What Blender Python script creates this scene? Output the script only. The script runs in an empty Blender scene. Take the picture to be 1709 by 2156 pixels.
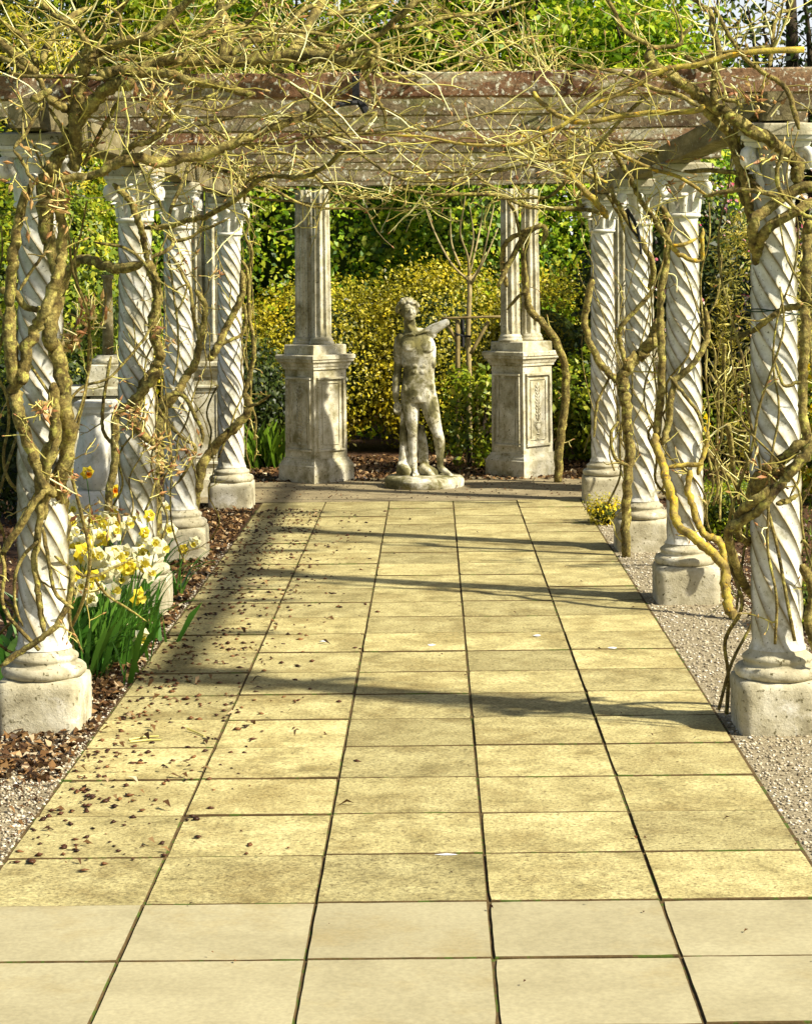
import bpy, math, random
import numpy as np
from mathutils import Vector, Matrix

random.seed(7)
rng = np.random.default_rng(11)
S = bpy.context.scene
COL = S.collection

# ------------------------------------------------------------------ camera, sky, sun, exposure
F, VX, VY, H, ROLL = 4440.0, 910.0, 561.0, 2.0, 0.0100
cd = bpy.data.cameras.new('camera')
cam = bpy.data.objects.new('camera', cd)
COL.objects.link(cam)
cam.location = (0, 0, H)
cam.rotation_euler = (math.radians(90), ROLL, 0)
cd.sensor_fit = 'VERTICAL'
cd.sensor_height = 36.0
cd.lens = 36.0 * F / 2155.0
cd.shift_x = -(VX - 854.5) / 2155.0
cd.shift_y = -(1077.5 - VY) / 2155.0
cd.clip_start = 0.1
cd.clip_end = 2000
S.camera = cam

SUN_EL, SUN_AZ = math.radians(41), math.radians(115)     # azimuth clockwise from +Y
to_sun = Vector((math.sin(SUN_AZ) * math.cos(SUN_EL), math.cos(SUN_AZ) * math.cos(SUN_EL), math.sin(SUN_EL)))
W = bpy.data.worlds.new('World')
S.world = W
W.use_nodes = True
nt = W.node_tree
bgn = nt.nodes['Background']
sky = nt.nodes.new('ShaderNodeTexSky')
sky.sky_type = 'NISHITA'
sky.sun_disc = False
sky.sun_elevation = SUN_EL
sky.sun_rotation = SUN_AZ
sky.dust_density = 2.5
# thin white haze low round the whole horizon
tcw = nt.nodes.new('ShaderNodeTexCoord'); sxw = nt.nodes.new('ShaderNodeSeparateXYZ')
nt.links.new(tcw.outputs['Generated'], sxw.inputs[0])
mrw = nt.nodes.new('ShaderNodeMapRange'); mrw.interpolation_type = 'SMOOTHSTEP'
for k, v in (('From Min', 0.0), ('From Max', 0.34), ('To Min', 0.95), ('To Max', 0.0)): mrw.inputs[k].default_value = v
nt.links.new(sxw.outputs['Z'], mrw.inputs['Value'])
mxw = nt.nodes.new('ShaderNodeMix'); mxw.data_type = 'RGBA'; mxw.inputs[7].default_value = (9.5, 9.8, 10.2, 1)
nt.links.new(mrw.outputs[0], mxw.inputs[0]); nt.links.new(sky.outputs[0], mxw.inputs[6])
nt.links.new(mxw.outputs[2], bgn.inputs[0])
bgn.inputs[1].default_value = 0.06
sl = bpy.data.lights.new('sun', 'SUN')
sl.energy = 5.0
sl.angle = math.radians(1.8)
sl.color = (1.0, 0.93, 0.78)
so = bpy.data.objects.new('sun', sl)
COL.objects.link(so)
so.rotation_euler = (-to_sun).to_track_quat('-Z', 'Y').to_euler()
S.view_settings.view_transform = 'Standard'
S.view_settings.look = 'None'
S.view_settings.gamma = 1.0
S.view_settings.use_curve_mapping = False
S.view_settings.exposure = 0.98

# ------------------------------------------------------------------ helpers
CR, SR = math.cos(ROLL), math.sin(ROLL)
def at(px, py, Y):
    u, v = (px - VX) / F, (VY - py) / F
    return Vector((Y * (u * CR + v * SR), Y, H + Y * (-u * SR + v * CR)))
def on_ground(px, py, z=0.0):
    u, v = (px - VX) / F, (VY - py) / F
    Y = (z - H) / (-u * SR + v * CR)
    return at(px, py, Y)

class MB:
    def __init__(self):
        self.v, self.f, self.n = [], [], 0
    def add(self, verts, faces):
        verts = np.asarray(verts, dtype=float).reshape(-1, 3)
        b = self.n
        self.v.append(verts)
        self.f += [tuple(i + b for i in f) for f in faces]
        self.n += len(verts)
    def box(self, cx, cy, z0, z1, sx, sy, ch=0.0, rot=0.0):
        hx, hy = sx / 2, sy / 2
        if ch <= 0:
            rings = [(0, z0), (0, z1)]
        else:
            rings = [(0, z0), (0, z1 - ch), (ch, z1)]
        vs = []
        c, s = math.cos(rot), math.sin(rot)
        for ins, z in rings:
            if ch > 0:
                k = ch
                pts = [(-hx + ins, -hy + ins + k), (-hx + ins + k, -hy + ins), (hx - ins - k, -hy + ins), (hx - ins, -hy + ins + k),
                       (hx - ins, hy - ins - k), (hx - ins - k, hy - ins), (-hx + ins + k, hy - ins), (-hx + ins, hy - ins - k)]
            else:
                pts = [(-hx, -hy), (hx, -hy), (hx, hy), (-hx, hy)]
            for x, y in pts:
                vs.append((cx + x * c - y * s, cy + x * s + y * c, z))
        m = len(vs) // len(rings)
        fs = [tuple(range(m))[::-1], tuple(range((len(rings) - 1) * m, len(rings) * m))]
        for r in range(len(rings) - 1):
            for i in range(m):
                j = (i + 1) % m
                fs.append((r * m + i, r * m + j, (r + 1) * m + j, (r + 1) * m + i))
        self.add(vs, fs)
    def lathe(self, prof, n=24, cx=0, cy=0):
        vs = [(cx + r * math.cos(2 * math.pi * i / n), cy + r * math.sin(2 * math.pi * i / n), z) for r, z in prof for i in range(n)]
        fs = [(k * n + i, k * n + (i + 1) % n, (k + 1) * n + (i + 1) % n, (k + 1) * n + i) for k in range(len(prof) - 1) for i in range(n)]
        fs += [tuple(range(n))[::-1], tuple(range((len(prof) - 1) * n, len(prof) * n))]
        self.add(vs, fs)
    def tube(self, pts, rad, n=8):
        P = np.array([tuple(p) for p in pts], dtype=float)
        m = len(P)
        R = np.broadcast_to(np.asarray(rad, dtype=float), (m,))
        T = np.gradient(P, axis=0)
        T /= np.linalg.norm(T, axis=1)[:, None] + 1e-9
        a = np.array((0, 0, 1.0)) if abs(T[0][2]) < 0.9 else np.array((1.0, 0, 0))
        u = np.cross(T[0], a); u /= np.linalg.norm(u)
        ang = np.arange(n) * 2 * math.pi / n
        ca, sa = np.cos(ang)[:, None], np.sin(ang)[:, None]
        vs = []
        for i in range(m):
            u = u - T[i] * np.dot(u, T[i]); u /= np.linalg.norm(u) + 1e-9
            w = np.cross(T[i], u)
            vs.append(P[i] + R[i] * (ca * u + sa * w))
        fs = [(k * n + i, k * n + (i + 1) % n, (k + 1) * n + (i + 1) % n, (k + 1) * n + i) for k in range(m - 1) for i in range(n)]
        if n > 3:
            fs += [tuple(range(n))[::-1], tuple(range((m - 1) * n, m * n))]
        self.add(np.concatenate(vs), fs)
    def ellipsoid(self, c, r, nu=12, nv=8, M=None):
        vs = [(0, 0, -1)]
        for k in range(1, nv):
            t = math.pi * k / nv - math.pi / 2
            for i in range(nu):
                p = 2 * math.pi * i / nu
                vs.append((math.cos(t) * math.cos(p), math.cos(t) * math.sin(p), math.sin(t)))
        vs.append((0, 0, 1))
        V = np.array(vs) * np.asarray(r)
        if M is not None:
            V = V @ np.array(M.to_3x3()).T
        V += np.asarray(c)
        fs = [(0, 1 + (i + 1) % nu, 1 + i) for i in range(nu)]
        for k in range(nv - 2):
            for i in range(nu):
                a = 1 + k * nu
                fs.append((a + i, a + (i + 1) % nu, a + nu + (i + 1) % nu, a + nu + i))
        a, top = 1 + (nv - 2) * nu, len(vs) - 1
        fs += [(a + i, a + (i + 1) % nu, top) for i in range(nu)]
        self.add(V, fs)
    def mesh(self, name, smooth=False):
        me = bpy.data.meshes.new(name)
        me.from_pydata(np.concatenate(self.v).tolist() if self.v else [], [], self.f)
        if smooth:
            me.polygons.foreach_set('use_smooth', [True] * len(me.polygons))
        me.update()
        return me
    def build(self, name, mat, parent=None, smooth=False, stuff=False, sharp=None):
        me = self.mesh(name, smooth)
        if sharp:
            me.set_sharp_from_angle(angle=math.radians(sharp))
        return put(name, me, mat, parent, stuff)

def put(name, me, mat, parent=None, stuff=False, loc=None):
    o = bpy.data.objects.new(name, me)
    COL.objects.link(o)
    if mat is not None and me is not None and len(me.materials) == 0:
        me.materials.append(mat)
    if parent is not None:
        o.parent = parent
    if stuff:
        o['kind'] = 'stuff'
    if loc is not None:
        o.location = loc
    return o
def tag(o, label, cat, group=None, kind=None):
    o['label'] = label
    if cat:
        o['category'] = cat
    if group:
        o['group'] = group
    if kind:
        o['kind'] = kind
    return o
def thing(name, label, cat, loc=(0, 0, 0), rz=0.0, group=None):
    o = bpy.data.objects.new(name, None)
    o.empty_display_size = 0.1
    COL.objects.link(o)
    o.location = loc
    o.rotation_euler = (0, 0, rz)
    return tag(o, label, cat, group)
def structure(o):
    o['kind'] = 'structure'
    return o
def copy_tree(o, loc, rz=0.0, label=None, group=None, scale=None, top=True, parent=None):
    c = o.copy()
    COL.objects.link(c)
    if top:
        c.location = loc
        c.rotation_euler = (0, 0, rz)
        if label: c['label'] = label
        if group: c['group'] = group
        if scale: c.scale = (scale,) * 3
    else:
        c.parent = parent
    for ch in list(o.children):
        copy_tree(ch, None, top=False, parent=c)
    return c
def spline(pts, step=4):
    P = [np.array(tuple(p), dtype=float) for p in pts]
    if len(P) < 3:
        return np.array([P[0] + (P[-1] - P[0]) * i / step for i in range(step + 1)])
    P = [2 * P[0] - P[1]] + P + [2 * P[-1] - P[-2]]
    out = []
    for i in range(1, len(P) - 2):
        a, b, c, d = P[i - 1:i + 3]
        for k in range(step):
            t = k / step
            out.append(0.5 * ((2 * b) + (c - a) * t + (2 * a - 5 * b + 4 * c - d) * t * t + (3 * b - a - 3 * c + d) * t ** 3))
    out.append(P[-2])
    return np.array(out)
def quads_mesh(name, V):
    """V: (n,4,3) leaf quads"""
    n = len(V)
    me = bpy.data.meshes.new(name)
    me.vertices.add(n * 4)
    me.vertices.foreach_set('co', np.ascontiguousarray(V, dtype=np.float32).ravel())
    me.loops.add(n * 4)
    me.loops.foreach_set('vertex_index', np.arange(n * 4, dtype=np.int32))
    me.polygons.add(n)
    me.polygons.foreach_set('loop_start', np.arange(0, n * 4, 4, dtype=np.int32))
    me.update(calc_edges=True)
    return me
def unit(a):
    return a / (np.linalg.norm(a, axis=-1, keepdims=True) + 1e-9)
def leaf_quads(P, N, size, aspect=0.45, fold=0.12):
    n = len(P)
    A = unit(np.cross(N, rng.normal(size=(n, 3))))
    B = np.cross(N, A)
    L = (size * rng.uniform(0.45, 1.6, n))[:, None]
    w = L * aspect
    base = P - A * L * 0.5
    tip = P + A * L * 0.5 - N * L * fold
    l = P + B * w * 0.5 - A * L * 0.05 + N * L * fold
    r = P - B * w * 0.5 - A * L * 0.05 + N * L * fold
    return np.stack([base, l, tip, r], axis=1)

# ------------------------------------------------------------------ materials
def new_mat(name):
    m = bpy.data.materials.new(name)
    m.use_nodes = True
    t = m.node_tree
    return m, t, t.nodes['Principled BSDF'], t.nodes, t.links
def noise(t, vec, scale, detail=6, rough=0.6, dist=0.0):
    n = t.nodes.new('ShaderNodeTexNoise')
    n.inputs['Scale'].default_value = scale
    n.inputs['Detail'].default_value = detail
    n.inputs['Roughness'].default_value = rough
    n.inputs['Distortion'].default_value = dist
    if vec is not None:
        t.links.new(vec, n.inputs['Vector'])
    return n.outputs['Fac']
def ramp(t, fac, stops):
    r = t.nodes.new('ShaderNodeValToRGB')
    e = r.color_ramp.elements
    while len(e) < len(stops):
        e.new(0.5)
    for i, (p, c) in enumerate(stops):
        e[i].position = p
        e[i].color = (*c, 1) if len(c) == 3 else c
    t.links.new(fac, r.inputs[0])
    return r.outputs[0]
def mixc(t, fac, a, b, mode='MIX'):
    m = t.nodes.new('ShaderNodeMix')
    m.data_type = 'RGBA'
    m.blend_type = mode
    for sock, val in ((m.inputs[0], fac), (m.inputs[6], a), (m.inputs[7], b)):
        if isinstance(val, (int, float)):
            sock.default_value = val
        elif isinstance(val, tuple):
            sock.default_value = (*val, 1)
        else:
            t.links.new(val, sock)
    return m.outputs[2]
def coords(t, offset_by_object=True):
    tc = t.nodes.new('ShaderNodeTexCoord')
    v = tc.outputs['Object']
    if offset_by_object:
        oi = t.nodes.new('ShaderNodeObjectInfo')
        mu = t.nodes.new('ShaderNodeVectorMath'); mu.operation = 'SCALE'
        cmb = t.nodes.new('ShaderNodeCombineXYZ')
        for i in range(3):
            t.links.new(oi.outputs['Random'], cmb.inputs[i])
        t.links.new(cmb.outputs[0], mu.inputs[0]); mu.inputs[3].default_value = 37.0
        ad = t.nodes.new('ShaderNodeVectorMath'); ad.operation = 'ADD'
        t.links.new(v, ad.inputs[0]); t.links.new(mu.outputs[0], ad.inputs[1])
        return ad.outputs[0], oi.outputs['Random']
    return v, None
def bump(t, bsdf, h, strength=0.4, dist=0.01):
    b = t.nodes.new('ShaderNodeBump')
    b.inputs['Strength'].default_value = strength
    b.inputs['Distance'].default_value = dist
    t.links.new(h, b.inputs['Height'])
    t.links.new(b.outputs[0], bsdf.inputs['Normal'])
def surf(name, stops, scale=4, spots=None, spot_scale=30, spot_pos=(0.6, 0.66), spot2=None, spot2_scale=9, spot2_pos=(0.6, 0.7),
         bscale=60, bstr=0.5, bdist=0.006, rough=0.9, vary=0.0, stretch=None, grain=None):
    m, t, b, N, L = new_mat(name)
    v, rnd = coords(t)
    vv = v
    if stretch:
        mp = N.new('ShaderNodeMapping'); mp.inputs['Scale'].default_value = stretch
        L.new(v, mp.inputs[0]); vv = mp.outputs[0]
    c = ramp(t, noise(t, vv, scale, 8, 0.65, 0.3), stops)
    if spot2:
        f = ramp(t, noise(t, vv, spot2_scale, 6, 0.7), [(spot2_pos[0], (0, 0, 0)), (spot2_pos[1], (1, 1, 1))])
        c = mixc(t, f, c, spot2)
    if spots:
        f = ramp(t, noise(t, v, spot_scale, 4, 0.6), [(spot_pos[0], (0, 0, 0)), (spot_pos[1], (1, 1, 1))])
        c = mixc(t, f, c, spots)
    if grain:
        f = ramp(t, noise(t, v, grain[0], 3, 0.65), [(0.32, (1 - grain[1],) * 3), (0.68, (1 + grain[1] * 0.7,) * 3)])
        c = mixc(t, 1.0, c, f, 'MULTIPLY')
    if vary:
        mr = N.new('ShaderNodeMapRange')
        mr.inputs['To Min'].default_value = 1 - vary; mr.inputs['To Max'].default_value = 1 + vary * 0.6
        L.new(rnd, mr.inputs['Value'])
        cb = N.new('ShaderNodeCombineColor')
        for i in range(3):
            L.new(mr.outputs[0], cb.inputs[i])
        c = mixc(t, 1.0, c, cb.outputs[0], 'MULTIPLY')
    L.new(c, b.inputs['Base Color'])
    b.inputs['Roughness'].default_value = rough
    b.inputs['Specular IOR Level'].default_value = 0.25
    ad = N.new('ShaderNodeMath'); ad.operation = 'ADD'
    L.new(noise(t, v, bscale, 5, 0.7), ad.inputs[0]); L.new(noise(t, v, bscale / 6, 3, 0.6), ad.inputs[1])
    bump(t, b, ad.outputs[0], bstr, bdist)
    return m
def leafmat(name, stops, trans=0.35, gloss=0.35):
    m, t, b, N, L = new_mat(name)
    g = N.new('ShaderNodeNewGeometry')
    c = ramp(t, g.outputs['Random Per Island'], stops)
    if trans > 0.32:                                               # patches of older and younger growth
        tc = N.new('ShaderNodeTexCoord')
        c = mixc(t, 1.0, c, ramp(t, noise(t, tc.outputs['Object'], 2.6, 4, 0.6), [(0.36, (0.45, 0.5, 0.55)), (0.52, (1.0, 1.0, 1.0)), (0.66, (1.35, 1.2, 1.0))]), 'MULTIPLY')
    L.new(c, b.inputs['Base Color'])
    b.inputs['Roughness'].default_value = 0.45
    b.inputs['Specular IOR Level'].default_value = gloss
    tr = N.new('ShaderNodeBsdfTranslucent')
    L.new(c, tr.inputs[0])
    mx = N.new('ShaderNodeMixShader'); mx.inputs[0].default_value = trans
    L.new(b.outputs[0], mx.inputs[1]); L.new(tr.outputs[0], mx.inputs[2])
    L.new(mx.outputs[0], N['Material Output'].inputs['Surface'])
    return m

M = {}
M['slab'] = surf('buff_slab', [(0.28, (0.20, 0.165, 0.06)), (0.48, (0.41, 0.35, 0.15)), (0.7, (0.55, 0.485, 0.225))], 5.5,
                 spots=(0.17, 0.13, 0.05), spot_scale=60, spot_pos=(0.57, 0.68), spot2=(0.23, 0.175, 0.06), spot2_scale=2.6, spot2_pos=(0.48, 0.72), bscale=110, bstr=0.8, bdist=0.004, rough=0.85, vary=0.26, grain=(75, 0.42))
M['slab_smooth'] = surf('pale_slab', [(0.25, (0.27, 0.235, 0.13)), (0.55, (0.35, 0.31, 0.18)), (0.8, (0.40, 0.36, 0.215))], 3.0,
                        spots=(0.3, 0.25, 0.14), spot_scale=55, spot_pos=(0.66, 0.72), bscale=160, bstr=0.2, bdist=0.002, rough=0.8, vary=0.06, grain=(60, 0.13), spot2=(0.30, 0.24, 0.11), spot2_scale=2.2, spot2_pos=(0.52, 0.75))
M['bed'] = surf('joint_soil', [(0.3, (0.045, 0.028, 0.009)), (0.7, (0.13, 0.085, 0.03))], 20, spots=(0.06, 0.09, 0.01), spot_scale=12, spot_pos=(0.55, 0.6))
M['gravel'] = surf('gravel_ground', [(0.3, (0.13, 0.10, 0.055)), (0.5, (0.30, 0.25, 0.15)), (0.7, (0.48, 0.42, 0.28))], 70,
                   spots=(0.08, 0.06, 0.03), spot_scale=40, spot_pos=(0.6, 0.66), spot2=(0.26, 0.2, 0.1), spot2_scale=1.6, bscale=90, bstr=0.9, bdist=0.012)
M['apron'] = surf('packed_gravel', [(0.3, (0.15, 0.12, 0.065)), (0.55, (0.26, 0.21, 0.115)), (0.75, (0.38, 0.32, 0.18))], 5,
                  spots=(0.11, 0.085, 0.04), spot_scale=60, spot_pos=(0.58, 0.66), bscale=90, bstr=0.6, bdist=0.008)
M['soil'] = surf('bark_soil', [(0.3, (0.025, 0.014, 0.006)), (0.55, (0.085, 0.04, 0.016)), (0.8, (0.18, 0.085, 0.03))], 24,
                 spots=(0.2, 0.12, 0.05), spot_scale=40, spot_pos=(0.62, 0.7), bscale=50, bstr=1.0, bdist=0.02)
M['lawn'] = surf('lawn_ground', [(0.3, (0.05, 0.12, 0.008)), (0.7, (0.12, 0.24, 0.015))], 12, bscale=70, bstr=1.0, bdist=0.02)
M['pebble'] = leafmat('pebble_stone', [(0.0, (0.12, 0.09, 0.05)), (0.35, (0.30, 0.25, 0.16)), (0.75, (0.5, 0.44, 0.31)), (1.0, (0.68, 0.63, 0.52))], 0.0, 0.2)
M['litter'] = leafmat('leaf_litter', [(0.0, (0.02, 0.011, 0.005)), (0.4, (0.085, 0.042, 0.016)), (0.7, (0.19, 0.10, 0.035)), (0.9, (0.36, 0.23, 0.10)), (1.0, (0.6, 0.5, 0.32))], 0.1, 0.2)
M['debris'] = leafmat('brown_debris', [(0.0, (0.02, 0.009, 0.004)), (0.6, (0.08, 0.03, 0.012)), (1.0, (0.2, 0.09, 0.03))], 0.0, 0.2)
M['plinth'] = surf('plinth_concrete', [(0.3, (0.22, 0.19, 0.11)), (0.5, (0.42, 0.38, 0.25)), (0.7, (0.60, 0.56, 0.42))], 6,
                   spots=(0.10, 0.085, 0.035), spot_scale=45, spot_pos=(0.6, 0.68), spot2=(0.72, 0.69, 0.58), spot2_scale=5, spot2_pos=(0.58, 0.7), bscale=90, bstr=0.6, bdist=0.006, vary=0.12)
M['stone'] = surf('carved_stone', [(0.28, (0.22, 0.195, 0.10)), (0.46, (0.47, 0.43, 0.29)), (0.68, (0.68, 0.65, 0.52))], 7,
                  spots=(0.08, 0.07, 0.025), spot_scale=60, spot_pos=(0.6, 0.68), spot2=(0.19, 0.165, 0.075), spot2_scale=4, spot2_pos=(0.48, 0.68), bscale=80, bstr=0.5, bdist=0.006, vary=0.08)
M['capital'] = surf('white_cast_stone', [(0.3, (0.42, 0.39, 0.29)), (0.5, (0.64, 0.62, 0.52)), (0.75, (0.75, 0.74, 0.68))], 9,
                    spots=(0.22, 0.2, 0.12), spot_scale=70, spot_pos=(0.62, 0.7), bscale=80, bstr=0.3, bdist=0.004)
M['statue'] = surf('weathered_statue_stone', [(0.32, (0.05, 0.045, 0.016)), (0.45, (0.16, 0.145, 0.06)), (0.53, (0.40, 0.37, 0.25)), (0.63, (0.70, 0.68, 0.58))], 5.0,
                   spots=(0.03, 0.026, 0.01), spot_scale=55, spot_pos=(0.6, 0.66), spot2=(0.16, 0.14, 0.045), spot2_scale=4, spot2_pos=(0.52, 0.66), bscale=80, bstr=0.5, bdist=0.005)
M['beam'] = surf('weathered_beam', [(0.3, (0.055, 0.022, 0.012)), (0.47, (0.15, 0.075, 0.035)), (0.6, (0.25, 0.15, 0.075)), (0.75, (0.36, 0.28, 0.17))], 3.2,
                 spots=(0.58, 0.55, 0.42), spot_scale=44, spot_pos=(0.57, 0.62), spot2=(0.38, 0.35, 0.22), spot2_scale=5, spot2_pos=(0.52, 0.64), bscale=70, bstr=0.6, bdist=0.008, vary=0.15, stretch=(0.6, 1, 1.6), grain=(60, 0.4))
M['beam_grey'] = surf('grey_lichen_beam', [(0.3, (0.085, 0.055, 0.028)), (0.47, (0.17, 0.125, 0.065)), (0.6, (0.27, 0.22, 0.13)), (0.75, (0.40, 0.36, 0.24))], 4.2,
                 spots=(0.55, 0.53, 0.40), spot_scale=32, spot_pos=(0.57, 0.63), spot2=(0.17, 0.16, 0.06), spot2_scale=7, spot2_pos=(0.48, 0.62), bscale=70, bstr=0.7, bdist=0.008, vary=0.2, stretch=(0.6, 1, 1.6), grain=(60, 0.35))
M['rail'] = surf('grey_green_timber', [(0.3, (0.07, 0.055, 0.025)), (0.5, (0.17, 0.14, 0.065)), (0.75, (0.34, 0.29, 0.16))], 5,
                 spots=(0.42, 0.4, 0.3), spot_scale=40, spot_pos=(0.63, 0.68), bscale=60, bstr=0.7, bdist=0.008, stretch=(3, 0.4, 3))
M['bark'] = surf('wisteria_bark', [(0.32, (0.05, 0.03, 0.01)), (0.48, (0.21, 0.155, 0.04)), (0.66, (0.44, 0.37, 0.11))], 16,
                 spots=(0.46, 0.42, 0.09), spot_scale=26, spot_pos=(0.56, 0.66), spot2=(0.085, 0.07, 0.02), spot2_scale=7, spot2_pos=(0.5, 0.66), bscale=95, bstr=1.0, bdist=0.011, grain=(60, 0.5))
M['lichen_bark'] = surf('lichen_covered_bark', [(0.3, (0.09, 0.06, 0.018)), (0.46, (0.26, 0.19, 0.05)), (0.6, (0.46, 0.36, 0.05)), (0.75, (0.5, 0.45, 0.2))], 17,
                        spots=(0.62, 0.36, 0.02), spot_scale=22, spot_pos=(0.58, 0.66), bscale=90, bstr=0.9, bdist=0.007)
M['twig'] = leafmat('twig_bark', [(0.0, (0.11, 0.075, 0.015)), (0.3, (0.34, 0.28, 0.06)), (0.7, (0.56, 0.50, 0.13)), (1.0, (0.72, 0.67, 0.34))], 0.0, 0.3)
M['bud'] = leafmat('bud_scales', [(0.0, (0.26, 0.10, 0.04)), (0.4, (0.42, 0.22, 0.08)), (0.8, (0.52, 0.34, 0.12)), (1.0, (0.55, 0.45, 0.2))], 0.15, 0.2)
M['dark_bark'] = surf('dark_tree_bark', [(0.3, (0.015, 0.011, 0.006)), (0.7, (0.07, 0.05, 0.025))], 8, bscale=40, bstr=0.8, bdist=0.02)
M['pale_bark'] = surf('sapling_bark', [(0.3, (0.20, 0.15, 0.06)), (0.7, (0.42, 0.34, 0.16))], 12, bscale=60)
M['stake'] = surf('stake_timber', [(0.3, (0.14, 0.10, 0.035)), (0.7, (0.32, 0.25, 0.10))], 9, bscale=60)
M['laurel'] = leafmat('laurel_leaf', [(0.0, (0.03, 0.09, 0.004)), (0.2, (0.13, 0.27, 0.006)), (0.55, (0.31, 0.46, 0.010)), (1.0, (0.62, 0.64, 0.05))], 0.42)
M['golden'] = leafmat('golden_privet_leaf', [(0.0, (0.06, 0.07, 0.004)), (0.25, (0.26, 0.24, 0.006)), (0.65, (0.48, 0.41, 0.012)), (1.0, (0.65, 0.55, 0.04))])
M['deep'] = leafmat('dark_evergreen_leaf', [(0.0, (0.010, 0.022, 0.003)), (0.5, (0.03, 0.055, 0.005)), (0.9, (0.09, 0.12, 0.010)), (1.0, (0.22, 0.22, 0.03))])
M['spring'] = leafmat('spring_leaf', [(0.0, (0.06, 0.11, 0.004)), (0.4, (0.18, 0.26, 0.008)), (0.8, (0.34, 0.38, 0.014)), (1.0, (0.5, 0.48, 0.04))])
M['straw'] = leafmat('dry_leaf', [(0.0, (0.10, 0.09, 0.01)), (0.4, (0.32, 0.27, 0.025)), (0.8, (0.5, 0.44, 0.06)), (1.0, (0.65, 0.6, 0.2))])
M['core'] = surf('shade_core', [(0.3, (0.012, 0.022, 0.003)), (0.7, (0.04, 0.06, 0.006))], 6)  # dark tone stands for the shade inside the shrubs
M['yellow'] = leafmat('yellow_blossom', [(0.0, (0.55, 0.36, 0.005)), (0.6, (0.75, 0.55, 0.01)), (1.0, (0.8, 0.66, 0.04))], 0.3, 0.1)
M['pink'] = leafmat('pink_blossom', [(0.0, (0.5, 0.06, 0.12)), (0.3, (0.62, 0.28, 0.30)), (0.6, (0.72, 0.6, 0.5)), (1.0, (0.78, 0.72, 0.6))], 0.3, 0.1)
M['white_petal'] = leafmat('cream_petal', [(0.0, (0.74, 0.66, 0.22)), (0.5, (0.78, 0.73, 0.42)), (1.0, (0.80, 0.78, 0.62))], 0.3, 0.1)
M['yellow_petal'] = leafmat('yellow_petal', [(0.0, (0.75, 0.55, 0.02)), (1.0, (0.80, 0.66, 0.06))], 0.3, 0.1)
M['trumpet'] = leafmat('trumpet_yellow', [(0.0, (0.76, 0.60, 0.03)), (1.0, (0.80, 0.72, 0.16))], 0.3, 0.1)
M['orange'] = leafmat('trumpet_orange', [(0.0, (0.75, 0.22, 0.01)), (1.0, (0.8, 0.32, 0.02))], 0.3, 0.1)
M['blade'] = leafmat('daffodil_leaf', [(0.0, (0.025, 0.10, 0.010)), (0.5, (0.06, 0.18, 0.015)), (1.0, (0.14, 0.28, 0.03))], 0.3, 0.4)
M['grass'] = leafmat('grass_blade', [(0.0, (0.06, 0.13, 0.008)), (1.0, (0.20, 0.32, 0.02))], 0.3, 0.2)
M['black'] = surf('black_iron', [(0.3, (0.008, 0.008, 0.008)), (0.7, (0.02, 0.02, 0.02))], 10, rough=0.6)
M['wire'] = surf('green_wire', [(0.3, (0.01, 0.03, 0.015)), (0.7, (0.03, 0.06, 0.03))], 10, rough=0.5)
M['litter_paper'] = surf('pale_paper', [(0.3, (0.5, 0.53, 0.6)), (0.7, (0.75, 0.77, 0.8))], 10)
M['dropping'] = surf('white_splash', [(0.3, (0.6, 0.6, 0.56)), (0.7, (0.78, 0.78, 0.75))], 30)

def shaftmat():
    m, t, b, N, L = new_mat('white_twisted_stone')
    v, rnd = coords(t)
    c = ramp(t, noise(t, v, 5, 8, 0.7), [(0.30, (0.27, 0.25, 0.16)), (0.44, (0.50, 0.48, 0.38)), (0.56, (0.66, 0.65, 0.58)), (0.72, (0.75, 0.745, 0.69))])
    at_ = N.new('ShaderNodeAttribute'); at_.attribute_name = 'arris'
    mu = N.new('ShaderNodeMath'); mu.operation = 'MULTIPLY'
    L.new(at_.outputs['Fac'], mu.inputs[0])
    L.new(ramp(t, noise(t, v, 9, 5, 0.7), [(0.28, (0, 0, 0)), (0.5, (1, 1, 1))]), mu.inputs[1])
    c = mixc(t, mu.outputs[0], c, (0.17, 0.125, 0.035))            # dark yellow-brown lines along the arrises, broken up by noise
    f = ramp(t, noise(t, v, 75, 4, 0.6), [(0.63, (0, 0, 0)), (0.69, (1, 1, 1))])
    c = mixc(t, f, c, (0.12, 0.11, 0.07))
    f = ramp(t, noise(t, v, 6.5, 6, 0.75), [(0.54, (0, 0, 0)), (0.70, (1, 1, 1))])
    c = mixc(t, f, c, (0.20, 0.185, 0.10))
    L.new(c, b.inputs['Base Color'])
    b.inputs['Roughness'].default_value = 0.85
    b.inputs['Specular IOR Level'].default_value = 0.2
    bump(t, b, noise(t, v, 70, 5, 0.7), 0.35, 0.005)
    return m
M['shaft'] = shaftmat()

# ------------------------------------------------------------------ ground
def sheet(name, pts, z, mat, label=None):
    b = MB()
    b.add([(x, y, z) for x, y in pts], [tuple(range(len(pts)))])
    o = b.build(name, mat)
    structure(o)
    if label: o['label'] = label
    return o
def rect(x0, x1, y0, y1):
    return [(x0, y0), (x1, y0), (x1, y1), (x0, y1)]
sheet('ground', rect(-400, 400, -40, 700), -0.030, M['lawn'], 'green ground running out beyond the garden')
sheet('planting_bed', rect(-9, 9, 19.0, 32), -0.018, M['soil'], 'dark red-brown mulched bed behind the statue')
sheet('border_soil', rect(-4.5, -1.468, 8.6, 19.2), -0.014, M['soil'], 'brown mulched border under the columns left of the path')
sheet('shrub_soil', [(1.75, 10.0), (3.2, 10.0), (3.4, 19.2), (1.65, 19.2), (1.7, 14)], -0.014, M['soil'], 'mulched soil behind the columns right of the path')
sheet('gravel_margin', rect(-3.5, -1.468, 2.5, 8.75), -0.010, M['gravel'], 'pale gravel margin left of the path')
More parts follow.
